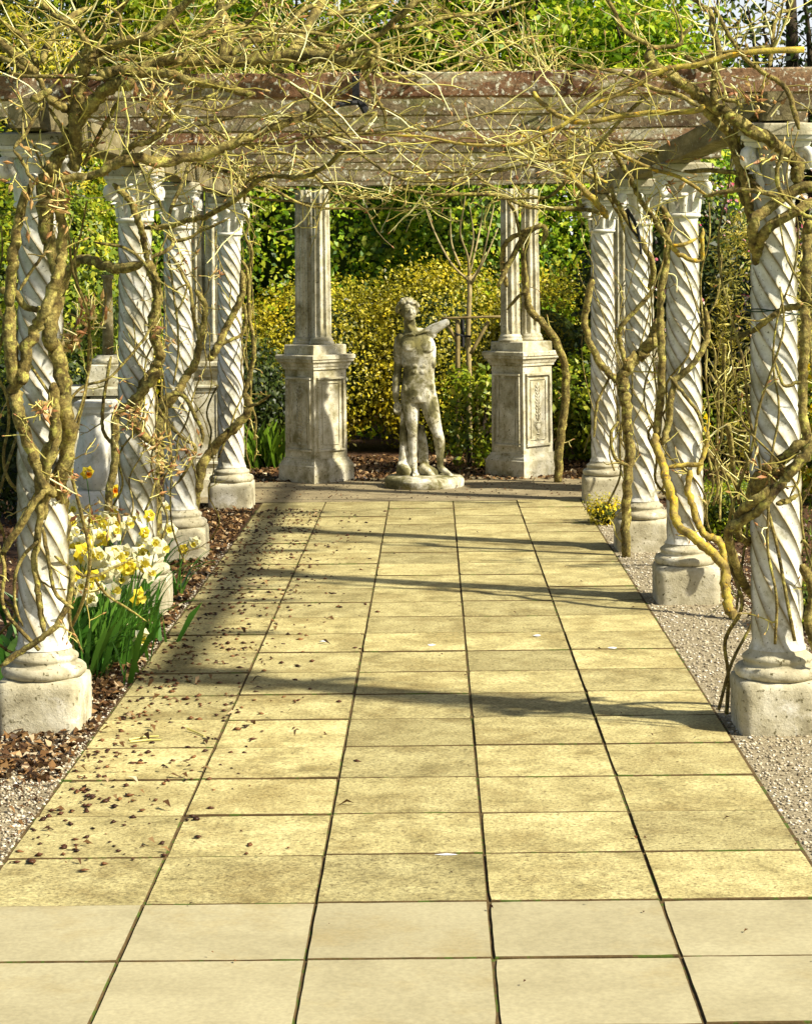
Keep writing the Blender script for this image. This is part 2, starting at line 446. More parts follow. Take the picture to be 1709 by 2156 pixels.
sheet('gravel_verge', [(1.24, 2.5), (3.2, 2.5), (3.0, 9.8), (2.0, 10.6), (1.75, 13), (1.75, 18.2), (1.24, 18.2)], -0.010, M['gravel'], 'pale gravel verge right of the path')
ap = []
for i in range(25):
    a = math.pi * i / 24
    ap.append((-0.1 + 2.6 * math.cos(a), 18.05 + 2.05 * math.sin(a) ** 0.8 if 0 < i < 24 else 18.05))
sheet('gravel_apron', ap, -0.004, M['apron'], 'packed gravel semicircle where the statue stands')

# ------------------------------------------------------------------ paved path: one object per slab
PX0, SW, SY0 = -1.470, 0.542, 6.102
bed = MB(); bed.add([(x, y, -0.0075) for x, y in rect(PX0 - 0.01, PX0 + 5 * SW + 0.01, 2.2, 18.11)], [(0, 1, 2, 3)])
path = bed.build('path', M['bed'])
structure(path); path['label'] = 'buff slab path five slabs wide between the columns'
def slab_mesh(seed, gx, gy):
    r = random.Random(seed)
    b = MB()
    hx, hy, ch = SW / 2 - gx / 2 - r.uniform(0, 0.0015), SW / 2 - gy / 2 - r.uniform(0, 0.002), 0.0022
    low, mid, top, m = [], [], [], 7
    cor = [(-1, -1), (1, -1), (1, 1), (-1, 1)]
    for c in range(4):
        (ax, ay), (bx_, by_) = cor[c], cor[(c + 1) % 4]
        for k in range(m):
            f = k / m
            x, y = (ax + (bx_ - ax) * f) * hx, (ay + (by_ - ay) * f) * hy
            chip = r.uniform(0, 0.0015) if k else r.choice((0.0005, 0.001, 0.0015, 0.005))
            ox, oy = (math.copysign(chip, x) if abs(abs(x) - hx) < 1e-6 else 0), (math.copysign(chip, y) if abs(abs(y) - hy) < 1e-6 else 0)
            x, y = x - ox, y - oy
            low.append((x, y, -0.045)); mid.append((x, y, -0.0045))
            top.append((x - math.copysign(ch, x) * (ox != 0 or k == 0), y - math.copysign(ch, y) * (oy != 0 or k == 0), r.uniform(-0.0008, 0.0005)))
    n = 4 * m
    fs = [tuple(range(2 * n, 3 * n))]
    for k in (0, n):
        for q in range(n):
            fs.append((k + q, k + (q + 1) % n, k + n + (q + 1) % n, k + n + q))
    b.add(low + mid + top, fs)
    return b.mesh('slab')
buff = [slab_mesh(i, 0.0052, 0.0115) for i in range(10)]
pale = [slab_mesh(40 + i, 0.0052, 0.0075) for i in range(4)]
for me in buff: me.materials.append(M['slab'])
for me in pale: me.materials.append(M['slab_smooth'])
for me in buff + pale:                                             # soil and moss packed against the sides of each slab
    me.materials.append(M['bed'])
    for p in me.polygons:
        if p.index > 0: p.material_index = 1
for k in range(-7, 22):
    y0 = SY0 + SW * k
    if y0 + SW > 18.12: break
    pal = y0 < 6.3
    for c in range(5):
        o = put('slab', random.choice(pale if pal else buff), None, path)
        o.location = (PX0 + SW * (c + 0.5), y0 + SW / 2, random.uniform(-0.004, 0.002))
        o.rotation_euler = (random.uniform(-0.003, 0.003), random.uniform(-0.003, 0.003), random.choice((0, math.pi)))

# gravel pebbles, litter (uncountable)
def pebbles(name, n, area, z, rmin, rmax, mat, label, flat=0.6, kind='stuff'):
    oct_v = np.array([(1, 0, 0), (0, 1, 0), (-1, 0, 0), (0, -1, 0), (0, 0, 1), (0, 0, -1)], float)
    oct_f = [(0, 1, 4), (1, 2, 4), (2, 3, 4), (3, 0, 4), (1, 0, 5), (2, 1, 5), (3, 2, 5), (0, 3, 5)]
    V = np.zeros((n, 6, 3))
    for i in range(n):
        x, y = area()
        r = random.uniform(rmin, rmax)
        a = random.uniform(0, 6.28)
        sc = np.array([r * random.uniform(0.7, 1.4), r * random.uniform(0.6, 1.1), r * flat])
        v = oct_v * sc + rng.normal(size=(6, 3)) * r * 0.12
        ca, sa = math.cos(a), math.sin(a)
        V[i, :, 0] = x + v[:, 0] * ca - v[:, 1] * sa
        V[i, :, 1] = y + v[:, 0] * sa + v[:, 1] * ca
        V[i, :, 2] = z + r * flat * 0.4 + v[:, 2]
    me = bpy.data.meshes.new(name)
    fa = (np.array(oct_f)[None] + (np.arange(n) * 6)[:, None, None]).reshape(-1, 3)
    me.vertices.add(n * 6); me.vertices.foreach_set('co', V.astype(np.float32).ravel())
    me.loops.add(len(fa) * 3); me.loops.foreach_set('vertex_index', fa.astype(np.int32).ravel())
    me.polygons.add(len(fa)); me.polygons.foreach_set('loop_start', np.arange(0, len(fa) * 3, 3, dtype=np.int32))
    me.update(calc_edges=True)
    o = put(name, me, mat)
    return tag(o, label, None, None, 'stuff')
def flakes(name, n, area, z, size, mat, label, aspect=0.5, tilt=0.5, parent=None):
    P = np.zeros((n, 3))
    for i in range(n):
        x, y = area(); P[i] = (x, y, z + random.uniform(0.002, 0.018))
    Nn = unit(np.array((0, 0, 1.0)) + rng.normal(size=(n, 3)) * tilt)
    me = quads_mesh(name, leaf_quads(P, Nn, size, aspect, 0.18))
    o = put(name, me, mat, parent)
    return tag(o, label, None, None, 'stuff')
pebbles('gravel', 15000, lambda: (random.uniform(1.25, 2.1), 5.5 + 12 * random.random() ** 1.5), -0.01, 0.004, 0.011, M['pebble'], 'loose pale gravel beside the right columns')
pebbles('pale_gravel', 9000, lambda: (random.uniform(-2.3, -1.478), 6.2 + 2.9 * random.random()), -0.01, 0.004, 0.011, M['pebble'], 'loose pale gravel at the left path edge')
pebbles('edge_gravel', 2500, lambda: (random.uniform(-1.62, -1.478), 9 + 6.5 * random.random()), -0.014, 0.004, 0.011, M['pebble'], 'gravel showing along the left path edge')
def edge_area():
    y = random.uniform(8.3, 17.8)
    return (-1.5 - abs(random.gauss(0, 0.45)), y)
flakes('far_litter', 3500, lambda: (random.uniform(-4.4, -2.0), random.uniform(8.7, 19)), -0.012, 0.045, M['litter'], 'thin brown litter on the soil further left')
flakes('leaf_litter', 8000, edge_area, -0.012, 0.046, M['litter'], 'brown leaf litter under the left columns')
def path_area():
    y = 7.0 + 10.5 * random.random() ** 0.8
    return (-1.46 + abs(random.gauss(0, 0.36)), y)
pebbles('scattered_bark', 1300, path_area, 0.0, 0.005, 0.019, M['debris'], 'small dark bark bits scattered on the left slabs', 0.4)
flakes('scattered_leaves', 260, path_area, 0.001, 0.05, M['litter'], 'dead leaf scraps scattered on the left slabs', 0.32, 0.3)
flakes('sparse_bark', 120, lambda: (random.uniform(-1.3, 1.25), random.uniform(5.5, 18)), 0.001, 0.014, M['debris'], 'few dark crumbs over the slabs', 0.6, 0.2)
flakes('gravel_litter', 700, lambda: (-1.48 - abs(random.gauss(0, 0.3)), random.uniform(6.2, 8.8)), -0.006, 0.03, M['litter'], 'dead leaf scraps on the left gravel', 0.35, 0.3)
def bed_area():
    return (random.uniform(-3.5, 4.0), 19.75 + 2.6 * random.random())
flakes('bark_mulch', 11000, bed_area, -0.012, 0.05, M['litter'], 'red-brown bark mulch behind the statue', 0.5, 0.6)
flakes('border_mulch', 4500, lambda: (random.uniform(1.72, 3.2), random.uniform(9.5, 19)), -0.010, 0.032, M['litter'], 'brown mulch behind the right columns')
def apron_area():
    return (random.uniform(-2.3, 2.3), random.uniform(18.1, 20.0))
flakes('apron_litter', 700, apron_area, 0.0, 0.02, M['debris'], 'fine litter over the packed gravel', 0.6, 0.2)
def blades(name, n, area, z, hgt, mat, label):
    V = np.zeros((n, 4, 3))
    for i in range(n):
        x, y = area(); a = random.uniform(0, 6.28); h = hgt * random.uniform(0.5, 1.2); w = 0.004 + hgt * 0.03
        lx, ly = random.gauss(0, 0.35) * h, random.gauss(0, 0.35) * h
        dx, dy = math.cos(a) * w, math.sin(a) * w
        V[i] = [(x - dx, y - dy, z), (x + dx, y + dy, z), (x + lx * 0.5 + dx * 0.5, y + ly * 0.5 + dy * 0.5, z + h * 0.7), (x + lx, y + ly, z + h)]
    o = put(name, quads_mesh(name, V), mat)
    return tag(o, label, None, None, 'stuff')
blades('grass', 16000, lambda: (random.uniform(2.4, 7.5), random.uniform(13, 30)), -0.03, 0.07, M['grass'], 'short sunny grass right of the columns')
blades('tall_grass', 110, lambda: (random.gauss(-1.72, 0.14), random.gauss(21.4, 0.15)), -0.02, 0.42, M['grass'], 'thin grass tuft in the bed left of the left pedestal')

# ------------------------------------------------------------------ twisted columns
SZ0, SZ1 = 0.335, 2.275
def shaft_mesh():
    nstart, per, rows = 9, 8, 120
    n = nstart * per
    verts, arr = [], []
    th = 0.0
    for k in range(rows + 1):
        f = k / rows
        z = SZ0 + (SZ1 - SZ0) * f
        pitch = 1.42 - 0.48 * min(1, f * 2.0)
        if k: th += 2 * math.pi * (SZ1 - SZ0) / rows / pitch
        R = 0.112 - 0.014 * f ** 1.3 + 0.004 * math.sin(math.pi * min(1, f * 1.4))
        end = min(1, (z - SZ0) / 0.10, (SZ1 - z) / 0.06)
        depth = 0.115 * max(0, end) ** 0.5
        flare = 0.012 * max(0, 1 - (z - SZ0) / 0.05) ** 2
        for i in range(n):
            u = (i % per) / per
            s = math.sin(math.pi * u)
            r = R * (1 - depth * s ** 0.62) + flare
            a = 2 * math.pi * i / n - th
            verts.append((r * math.cos(a), r * math.sin(a), z))
            arr.append(max(0, 1 - min(u, 1 - u) * 5.0) * (0.3 + 0.7 * max(0, end)) if True else 0)
    faces = [(k * n + i, k * n + (i + 1) % n, (k + 1) * n + (i + 1) % n, (k + 1) * n + i) for k in range(rows) for i in range(n)]
    me = bpy.data.meshes.new('shaft')
    me.from_pydata(verts, [], faces)
    a = me.attributes.new('arris', 'FLOAT', 'POINT')
    a.data.foreach_set('value', arr)
    me.polygons.foreach_set('use_smooth', [True] * len(me.polygons))
    me.set_sharp_from_angle(angle=math.radians(38))
    me.materials.append(M['shaft'])
    return me
def rough_box(seed, sx, sy, z0, z1):
    """stone block with worn, chipped edges"""
    r = random.Random(seed)
    b = MB()
    nx = 7
    vs, idx = [], {}
    def gv(i, j, k):
        key = (i, j, k)
        if key not in idx:
            p = [(-0.5 + i / nx) * sx, (-0.5 + j / nx) * sy, z0 + (z1 - z0) * k / nx]
            onx, ony, onz = i in (0, nx), j in (0, nx), k == nx
            e = (onx + ony + onz)
            ins = {0: 0, 1: r.uniform(0, 0.0025), 2: r.uniform(0.005, 0.012), 3: r.uniform(0.012, 0.02)}[e]
            if onx: p[0] -= math.copysign(ins, p[0])
            if ony: p[1] -= math.copysign(ins, p[1])
            if onz: p[2] -= ins
            idx[key] = len(vs); vs.append(p)
        return idx[key]
    fs = []
    for a in range(nx):
        for c in range(nx):
            fs.append((gv(a, 0, c), gv(a + 1, 0, c), gv(a + 1, 0, c + 1), gv(a, 0, c + 1)))
            fs.append((gv(a + 1, nx, c), gv(a, nx, c), gv(a, nx, c + 1), gv(a + 1, nx, c + 1)))
            fs.append((gv(0, a + 1, c), gv(0, a, c), gv(0, a, c + 1), gv(0, a + 1, c + 1)))
            fs.append((gv(nx, a, c), gv(nx, a + 1, c), gv(nx, a + 1, c + 1), gv(nx, a, c + 1)))
            fs.append((gv(a, c, nx), gv(a + 1, c, nx), gv(a + 1, c + 1, nx), gv(a, c + 1, nx)))
    b.add(vs, fs)
    return b.mesh('plinth', True)
def capital_mesh():
    b = MB()
    z = 2.275
    b.lathe([(0.098, z), (0.108, z + 0.004), (0.114, z + 0.014), (0.108, z + 0.026), (0.096, z + 0.03), (0.082, z + 0.045), (0.080, z + 0.10), (0.086, z + 0.16),
             (0.100, z + 0.205), (0.104, z + 0.22)], 28)
    for k in range(8):                                            # acanthus leaves
        a0 = 2 * math.pi * k / 8
        tall = 0.15 if k % 2 == 0 else 0.115
        vs, fs = [], []
        rows = 7
        for i in range(rows):
            f = i / (rows - 1)
            rr = 0.092 + 0.006 + 0.018 * f + 0.07 * max(0, f - 0.62) ** 1.2 * 2.2
            zz = z + 0.032 + tall * (f if f < 0.8 else 0.8 - (f - 0.8) * 0.7)
            w = 0.30 * (1 - 0.55 * f ** 2) * (1 if i % 2 == 0 else 0.82)
            for s, dr in ((-1, -0.004), (-0.4, 0.007), (0, 0.012), (0.4, 0.007), (1, -0.004)):
                vs.append(((rr + dr) * math.cos(a0 + s * w), (rr + dr) * math.sin(a0 + s * w), zz))
        for i in range(rows - 1):
            for j in range(4):
                fs.append((i * 5 + j, i * 5 + j + 1, (i + 1) * 5 + j + 1, (i + 1) * 5 + j))
        b.add(vs, fs)
    for k in range(4):                                            # corner volutes
        a0 = math.pi / 4 + k * math.pi / 2
        pts, rad = [], []
        for i in range(26):
            t = i / 25
            if t < 0.35:
                q = t / 0.35
                rr, zz = 0.105 + 0.058 * q, z + 0.10 + 0.105 * q
                pts.append((rr, zz)); rad.append(0.016 + 0.006 * q)
            else:
                q = (t - 0.35) / 0.65
                ang = math.pi * 0.75 - q * 3.4 * math.pi
                R = 0.042 * (1 - 0.8 * q)
                pts.append((0.172 + R * math.cos(ang) * 0.9, z + 0.172 + R * math.sin(ang))); rad.append(0.022 - 0.008 * q)
        b.tube([(r * math.cos(a0), r * math.sin(a0), zz) for r, zz in pts], rad, 8)
    for k in range(4):                                            # centre rosettes
        a0 = k * math.pi / 2
        b.ellipsoid((0.135 * math.cos(a0), 0.135 * math.sin(a0), z + 0.205), (0.022, 0.022, 0.022), 8, 6)
    return b.mesh('capital', True)
def abacus_mesh():
    b = MB()
    def ring(h, z, dip):
        pts = []
        for k in range(4):
            a = math.pi / 4 + k * math.pi / 2
            c0 = np.array((math.cos(a), math.sin(a))) * h * 1.36
            c1 = np.array((math.cos(a + math.pi / 2), math.sin(a + math.pi / 2))) * h * 1.36
            m = (c0 + c1) / 2
            for t in (0.04, 0.25, 0.5, 0.75, 0.96):
                p = c0 + (c1 - c0) * t
                p = p - m / np.linalg.norm(m) * dip * (1 - (2 * t - 1) ** 2)
                pts.append((p[0], p[1], z))
        return pts
    z = 2.495
    R = [ring(0.145, z, 0.02), ring(0.155, z + 0.02, 0.02), ring(0.150, z + 0.024, 0.02), ring(0.165, z + 0.034, 0.012), ring(0.165, z + 0.05, 0.012)]
    n = len(R[0])
    fs = [tuple(range(n))[::-1], tuple(range((len(R) - 1) * n, len(R) * n))]
    for k in range(len(R) - 1):
        for i in range(n):
            fs.append((k * n + i, k * n + (i + 1) % n, (k + 1) * n + (i + 1) % n, (k + 1) * n + i))
    b.add(sum(R, []), fs)
    return b.mesh('abacus')
def base_mesh():
    b = MB()
    b.lathe([(0.172, 0.214), (0.182, 0.222), (0.187, 0.236), (0.184, 0.252), (0.172, 0.264), (0.150, 0.268), (0.146, 0.276), (0.146, 0.284), (0.152, 0.29), (0.151, 0.302), (0.142, 0.31), (0.128, 0.318), (0.120, 0.336)], 36)
    me = b.mesh('base', True)
    me.set_sharp_from_angle(angle=math.radians(50))
    return me
shaft_me, cap_me, ab_me, base_me = shaft_mesh(), capital_mesh(), abacus_mesh(), base_mesh()
plinth_me = [rough_box(i, 0.375, 0.375, -0.03, 0.215) for i in range(4)]
block_me = rough_box(9, 0.33, 0.33, 2.546, 2.605)
for me, m in ((cap_me, 'capital'), (ab_me, 'capital'), (base_me, 'plinth'), (block_me, 'plinth')): me.materials.append(M[m])
for me in plinth_me: me.materials.append(M['plinth'])
col_spec = [  # centre px, front bottom py, label
    (78, 1541, 'nearest twisted white column on the left, thick wisteria stems climbing before it'),
    (283, 1294, 'second twisted column on the left, cream daffodils hiding its plinth'),
    (374, 1179, 'third twisted column on the left, a brown-littered plinth just past the daffodils'),
    (484, 1071, 'farthest twisted column on the left, bare stem looping off its right side'),
    (1652, 1545, 'nearest twisted white column on the right, brown wisteria coiled round its shaft'),
    (1451, 1270, 'second twisted column on the right, yellow-lichened stems crossing its base'),
    (1356, 1160, 'third twisted column on the right beside a small golden heather'),
    (1276, 1057, 'farthest twisted column on the right, nearest the carved pedestal'),
]
COLS = []
for i, (px, py, lab) in enumerate(col_spec):
    g = on_ground(px, py)
    rz = random.uniform(0, 6.28)
    t = thing('twisted_column', lab, 'column', (g.x, g.y + 0.19, 0), 0, 'twisted columns lining the path')
    put('plinth', plinth_me[i % 4], None, t)
    put('base', base_me, None, t)
    o = put('shaft', shaft_me, None, t); o.rotation_euler = (0, 0, rz)
    put('capital', cap_me, None, t); put('abacus', ab_me, None, t)
    put('cap_block', block_me, None, t)
    COLS.append((g.x, g.y + 0.19))

# ------------------------------------------------------------------ pergola timbers
def timber(b, p0, p1, w, h, seed, along):
    """squared timber with slightly waney edges; along = 'x' or 'y'"""
    r = random.Random(seed)
    n = 28
    vs, fs = [], []
    for i in range(n + 1):
        f = i / n
        c = [p0[k] + (p1[k] - p0[k]) * f for k in range(3)]
        j = [r.uniform(-0.004, 0.004) for _ in range(8)]
        sag = -0.008 * math.sin(math.pi * f)
        ch = 0.006
        for (a, z) in ((-w / 2 + ch, 0), (w / 2 - ch, 0), (w / 2, ch), (w / 2, h - ch), (w / 2 - ch, h), (-w / 2 + ch, h), (-w / 2, h - ch), (-w / 2, ch)):
            jj = r.uniform(-0.003, 0.003)
            if along == 'x': vs.append((c[0], c[1] + a + jj, c[2] + z + sag + jj))
            else: vs.append((c[0] + a + jj, c[1], c[2] + z + sag + jj))
    m = 8
    for i in range(n):
        for k in range(m):
            fs.append((i * m + k, (i + 1) * m + k, (i + 1) * m + (k + 1) % m, i * m + (k + 1) % m))
    fs += [tuple(range(m)), tuple(range(n * m, (n + 1) * m))[::-1]]
    b.add(vs, fs)
names = ['nearest weathered cross beam, russet face flecked with pale lichen', 'second cross beam, just behind the nearest one',
         'third cross beam with a dark shadow line under it', 'fourth cross beam from the front over the path', 'fifth cross beam from the front over the path',
         'sixth cross beam from the front, a mossy branch lying before it', 'seventh cross beam, with the dark gap behind it',
         'eighth cross beam beyond the dark gap', 'farthest cross beam, resting near the fluted columns']
for i, Y in enumerate((9.12, 10.23, 11.36, 12.5, 13.6, 14.75, 15.9, 17.9, 19.0)):
    b = MB()
    ov = 0.42 if i < 8 else 0.25
    timber(b, (-1.78 - ov, Y, 2.738), (1.60 + ov, Y, 2.738), 0.085, 0.112 + random.uniform(-0.008, 0.008), 100 + i, 'x')
    o = b.build('cross_beam', M['beam' if i in (0, 3) else 'beam_grey'])
    tag(o, names[i], 'beam', 'cross beams of the pergola')
for sx, cs, lab in ((-1, COLS[:4], 'long grey-green timber lying along the left column tops'), (1, COLS[4:], 'long grey-green timber lying along the right column tops')):
    b = MB()
    x0, x1 = cs[0][0], cs[3][0]
    timber(b, (x0, 8.98, 2.607), (x1, 18.35, 2.607), 0.13, 0.125, 200 + sx, 'y')
    o = b.build('side_beam', M['rail']); tag(o, lab, 'beam', 'side beams on the columns')
b = MB()
p = at(749, 180, 9.055)
b.box(p.x, 9.055, at(749, 212, 9.055).z, at(749, 150, 9.055).z, 0.032, 0.02, 0.002)
b.tube([at(752, 216, 9.05), at(725, 218, 8.98), at(700, 224, 8.92)], 0.012, 6)
b.tube([at(756, 212, 9.05), at(766, 226, 9.04), at(773, 240, 9.03)], 0.017, 6)
o = b.build('iron_bracket', M['black']); tag(o, 'black forked iron bracket fixed to the nearest cross beam', 'bracket')

# ------------------------------------------------------------------ pedestals with twin fluted columns
def prism(b, prof, cx=0, cy=0):
    """square moulded profile (half width, z)"""
    vs = []
    for h, z in prof:
        vs += [(-h, -h, z), (h, -h, z), (h, h, z), (-h, h, z)]
    fs = [(3, 2, 1, 0), tuple(range(len(vs) - 4, len(vs)))]
    for k in range(len(prof) - 1):
        for i in range(4):
            fs.append((k * 4 + i, k * 4 + (i + 1) % 4, (k + 1) * 4 + (i + 1) % 4, (k + 1) * 4 + i))
    b.add(vs, fs)
def ped_parts():
    P = {}
    b = MB(); prism(b, [(0.252, -0.03), (0.250, 0.15), (0.244, 0.155), (0.236, 0.175), (0.222, 0.195), (0.218, 0.215)]); P['foot'] = b.mesh('foot')
    b = MB()
    prism(b, [(0.206, 0.215), (0.203, 1.045)])
    P['die'] = b.mesh('die')
    b = MB(); prism(b, [(0.206, 1.045), (0.218, 1.05), (0.220, 1.07), (0.228, 1.078), (0.236, 1.10), (0.240, 1.105), (0.256, 1.12), (0.258, 1.14), (0.268, 1.146), (0.268, 1.178), (0.255, 1.186)])
    P['cornice'] = b.mesh('cornice')
    b = MB(); prism(b, [(0.208, 1.186), (0.206, 1.272), (0.198, 1.278)]); P['block'] = b.mesh('block')
    b = MB()                                                       # raised panel frame on one face (-y)
    def bar(x0, x1, z0, z1, d, y=-0.2065):
        vs = []
        for yy, i in ((y + 0.02, 0), (y - d, 0.006)):
            vs += [(x0 + i, yy, z0 + i), (x1 - i, yy, z0 + i), (x1 - i, yy, z1 - i), (x0 + i, yy, z1 - i)]
        b.add(vs, [(0, 1, 5, 4), (1, 2, 6, 5), (2, 3, 7, 6), (3, 0, 4, 7), (4, 5, 6, 7)])
    w, z0, z1 = 0.145, 0.31, 0.95
    bar(-w - 0.03, -w, z0, z1, 0.020); bar(w, w + 0.03, z0, z1, 0.020)
    bar(-w - 0.03, w + 0.03, z1 + 0.001, z1 + 0.03, 0.0205); bar(-w - 0.03, w + 0.03, z0 - 0.03, z0 - 0.001, 0.0205)
    bar(-w + 0.035, -w + 0.047, z0 + 0.04, z1 - 0.04, 0.007); bar(w - 0.047, w - 0.035, z0 + 0.04, z1 - 0.04, 0.007)
    bar(-w + 0.035, w - 0.035, z1 - 0.039, z1 - 0.027, 0.0072); bar(-w + 0.035, w - 0.035, z0 + 0.028, z0 + 0.039, 0.0072)
    P['frame'] = b.mesh('panel_frame')
    b = MB()                                                       # carved urn with a leafy spray
    y = -0.206
    for k in range(11):
        z = 0.55 + k * 0.03
        for s in (-1, 1):
            Mx = Matrix.Rotation(s * 0.6, 4, 'Y')
            b.ellipsoid((s * (0.02 + 0.006 * (k % 2)), y, z), (0.009, 0.010, 0.021), 6, 5, Mx)
    b.tube([(0, y, 0.5), (0.004, y, 0.65), (-0.003, y, 0.78), (0, y, 0.89)], 0.006, 6)
    b.ellipsoid((0, y, 0.465), (0.035, 0.016, 0.035), 10, 6)
    b.ellipsoid((0, y, 0.51), (0.03, 0.013, 0.007), 10, 5); b.ellipsoid((0, y, 0.425), (0.009, 0.010, 0.02), 8, 5); b.ellipsoid((0, y, 0.40), (0.026, 0.012, 0.007), 10, 5)
    for s in (-1, 1):
        b.tube([(s * 0.028, y, 0.505), (s * 0.048, y, 0.515), (s * 0.05, y, 0.485), (s * 0.035, y, 0.465)], 0.005, 6)
    b.ellipsoid((0, y, 0.355), (0.02, 0.009, 0.010), 8, 5)
    P['relief'] = b.mesh('relief', True)
    for k, me in P.items(): me.materials.append(M['stone'])
    return P
PED = ped_parts()
def fluted_mesh():
    n, rows = 10 * 6, 16
    vs, fs = [], []
    for k in range(rows + 1):
        f = k / rows
        z = 1.345 + (2.735 - 1.345) * f
        R = 0.094 - 0.012 * f
        d = 0.24 if 0 < k < rows else 0.0
        for i in range(n):
            u = (i % 6) / 6
            r = R * (1 - (d * math.sin(math.pi * (u - 0.17) / 0.83) ** 0.7 if u > 0.17 else 0))
            a = 2 * math.pi * i / n
            vs.append((r * math.cos(a), r * math.sin(a), z))
    for k in range(rows):
        for i in range(n):
            fs.append((k * n + i, k * n + (i + 1) % n, (k + 1) * n + (i + 1) % n, (k + 1) * n + i))
    fs.append(tuple(range(rows * n, (rows + 1) * n)))
    b = MB(); b.add(vs, fs)
    me = b.mesh('shaft', True); me.set_sharp_from_angle(angle=math.radians(30)); me.materials.append(M['stone'])
    b = MB()
    b.lathe([(0.113, 1.279), (0.118, 1.288), (0.117, 1.302), (0.109, 1.308), (0.107, 1.314), (0.109, 1.324), (0.106, 1.334), (0.100, 1.338), (0.095, 1.35)], 28)
    mb = b.mesh('base', True); mb.set_sharp_from_angle(angle=math.radians(50)); mb.materials.append(M['stone'])
    return me, mb
fl_me, flb_me = fluted_mesh()
def pedestal(x, y, rz, lab, clab, offs, relief_face, group='carved stone pedestals'):
    t = thing('pedestal', lab, 'pedestal', (x, y, 0), rz, group)
    put('foot', PED['foot'], None, t); put('die', PED['die'], None, t); put('cornice', PED['cornice'], None, t); put('block', PED['block'], None, t)
    for k in range(4):
        o = put('panel_frame', PED['frame'], None, t); o.rotation_euler = (0, 0, k * math.pi / 2)
        if k in relief_face:
            r = put('relief', PED['relief'], None, o)
    for (dx, dy), l in zip(offs, clab):
        c = thing('fluted_column', l, 'column', (x + dx, y + dy, 0), random.uniform(0, 1), 'fluted columns on the pedestals')
        put('base', flb_me, None, c); put('shaft', fl_me, None, c)
R45 = math.radians(45)
g = on_ground(662, 1018)
pedestal(g.x, g.y + 0.357, R45, 'stone pedestal left of the statue, bright face turned right and dark face left',
         ('left column of the fluted pair left of the statue', 'right column of the fluted pair left of the statue'), ((-0.10, 0.09), (0.066, -0.055)), (3,))
PL = (g.x, g.y + 0.357)
g = on_ground(1103, 1006)
pedestal(g.x, g.y + 0.357, R45, 'stone pedestal right of the statue, carved urn and leaf spray on its sunlit face',
         ('left column of the fluted pair right of the statue', 'right column of the fluted pair right of the statue'), ((-0.105, -0.06), (0.095, 0.09)), (0,))
PR = (g.x, g.y + 0.357)
g = on_ground(428, 1048)
pedestal(g.x, g.y + 0.357, 0.02, 'stone pedestal half hidden behind the farthest left twisted column',
         ('left fluted column above the half hidden left pedestal', 'right fluted column above the half hidden left pedestal'), ((-0.09, 0.03), (0.09, -0.02)), ())
g = on_ground(1352, 1040)
pedestal(g.x, g.y + 0.357, -0.02, 'stone pedestal half hidden behind the far right twisted columns',
         ('left fluted column behind the third right twisted column', 'right fluted column behind the third right twisted column'), ((-0.13, 0.02), (0.05, -0.02)), ())

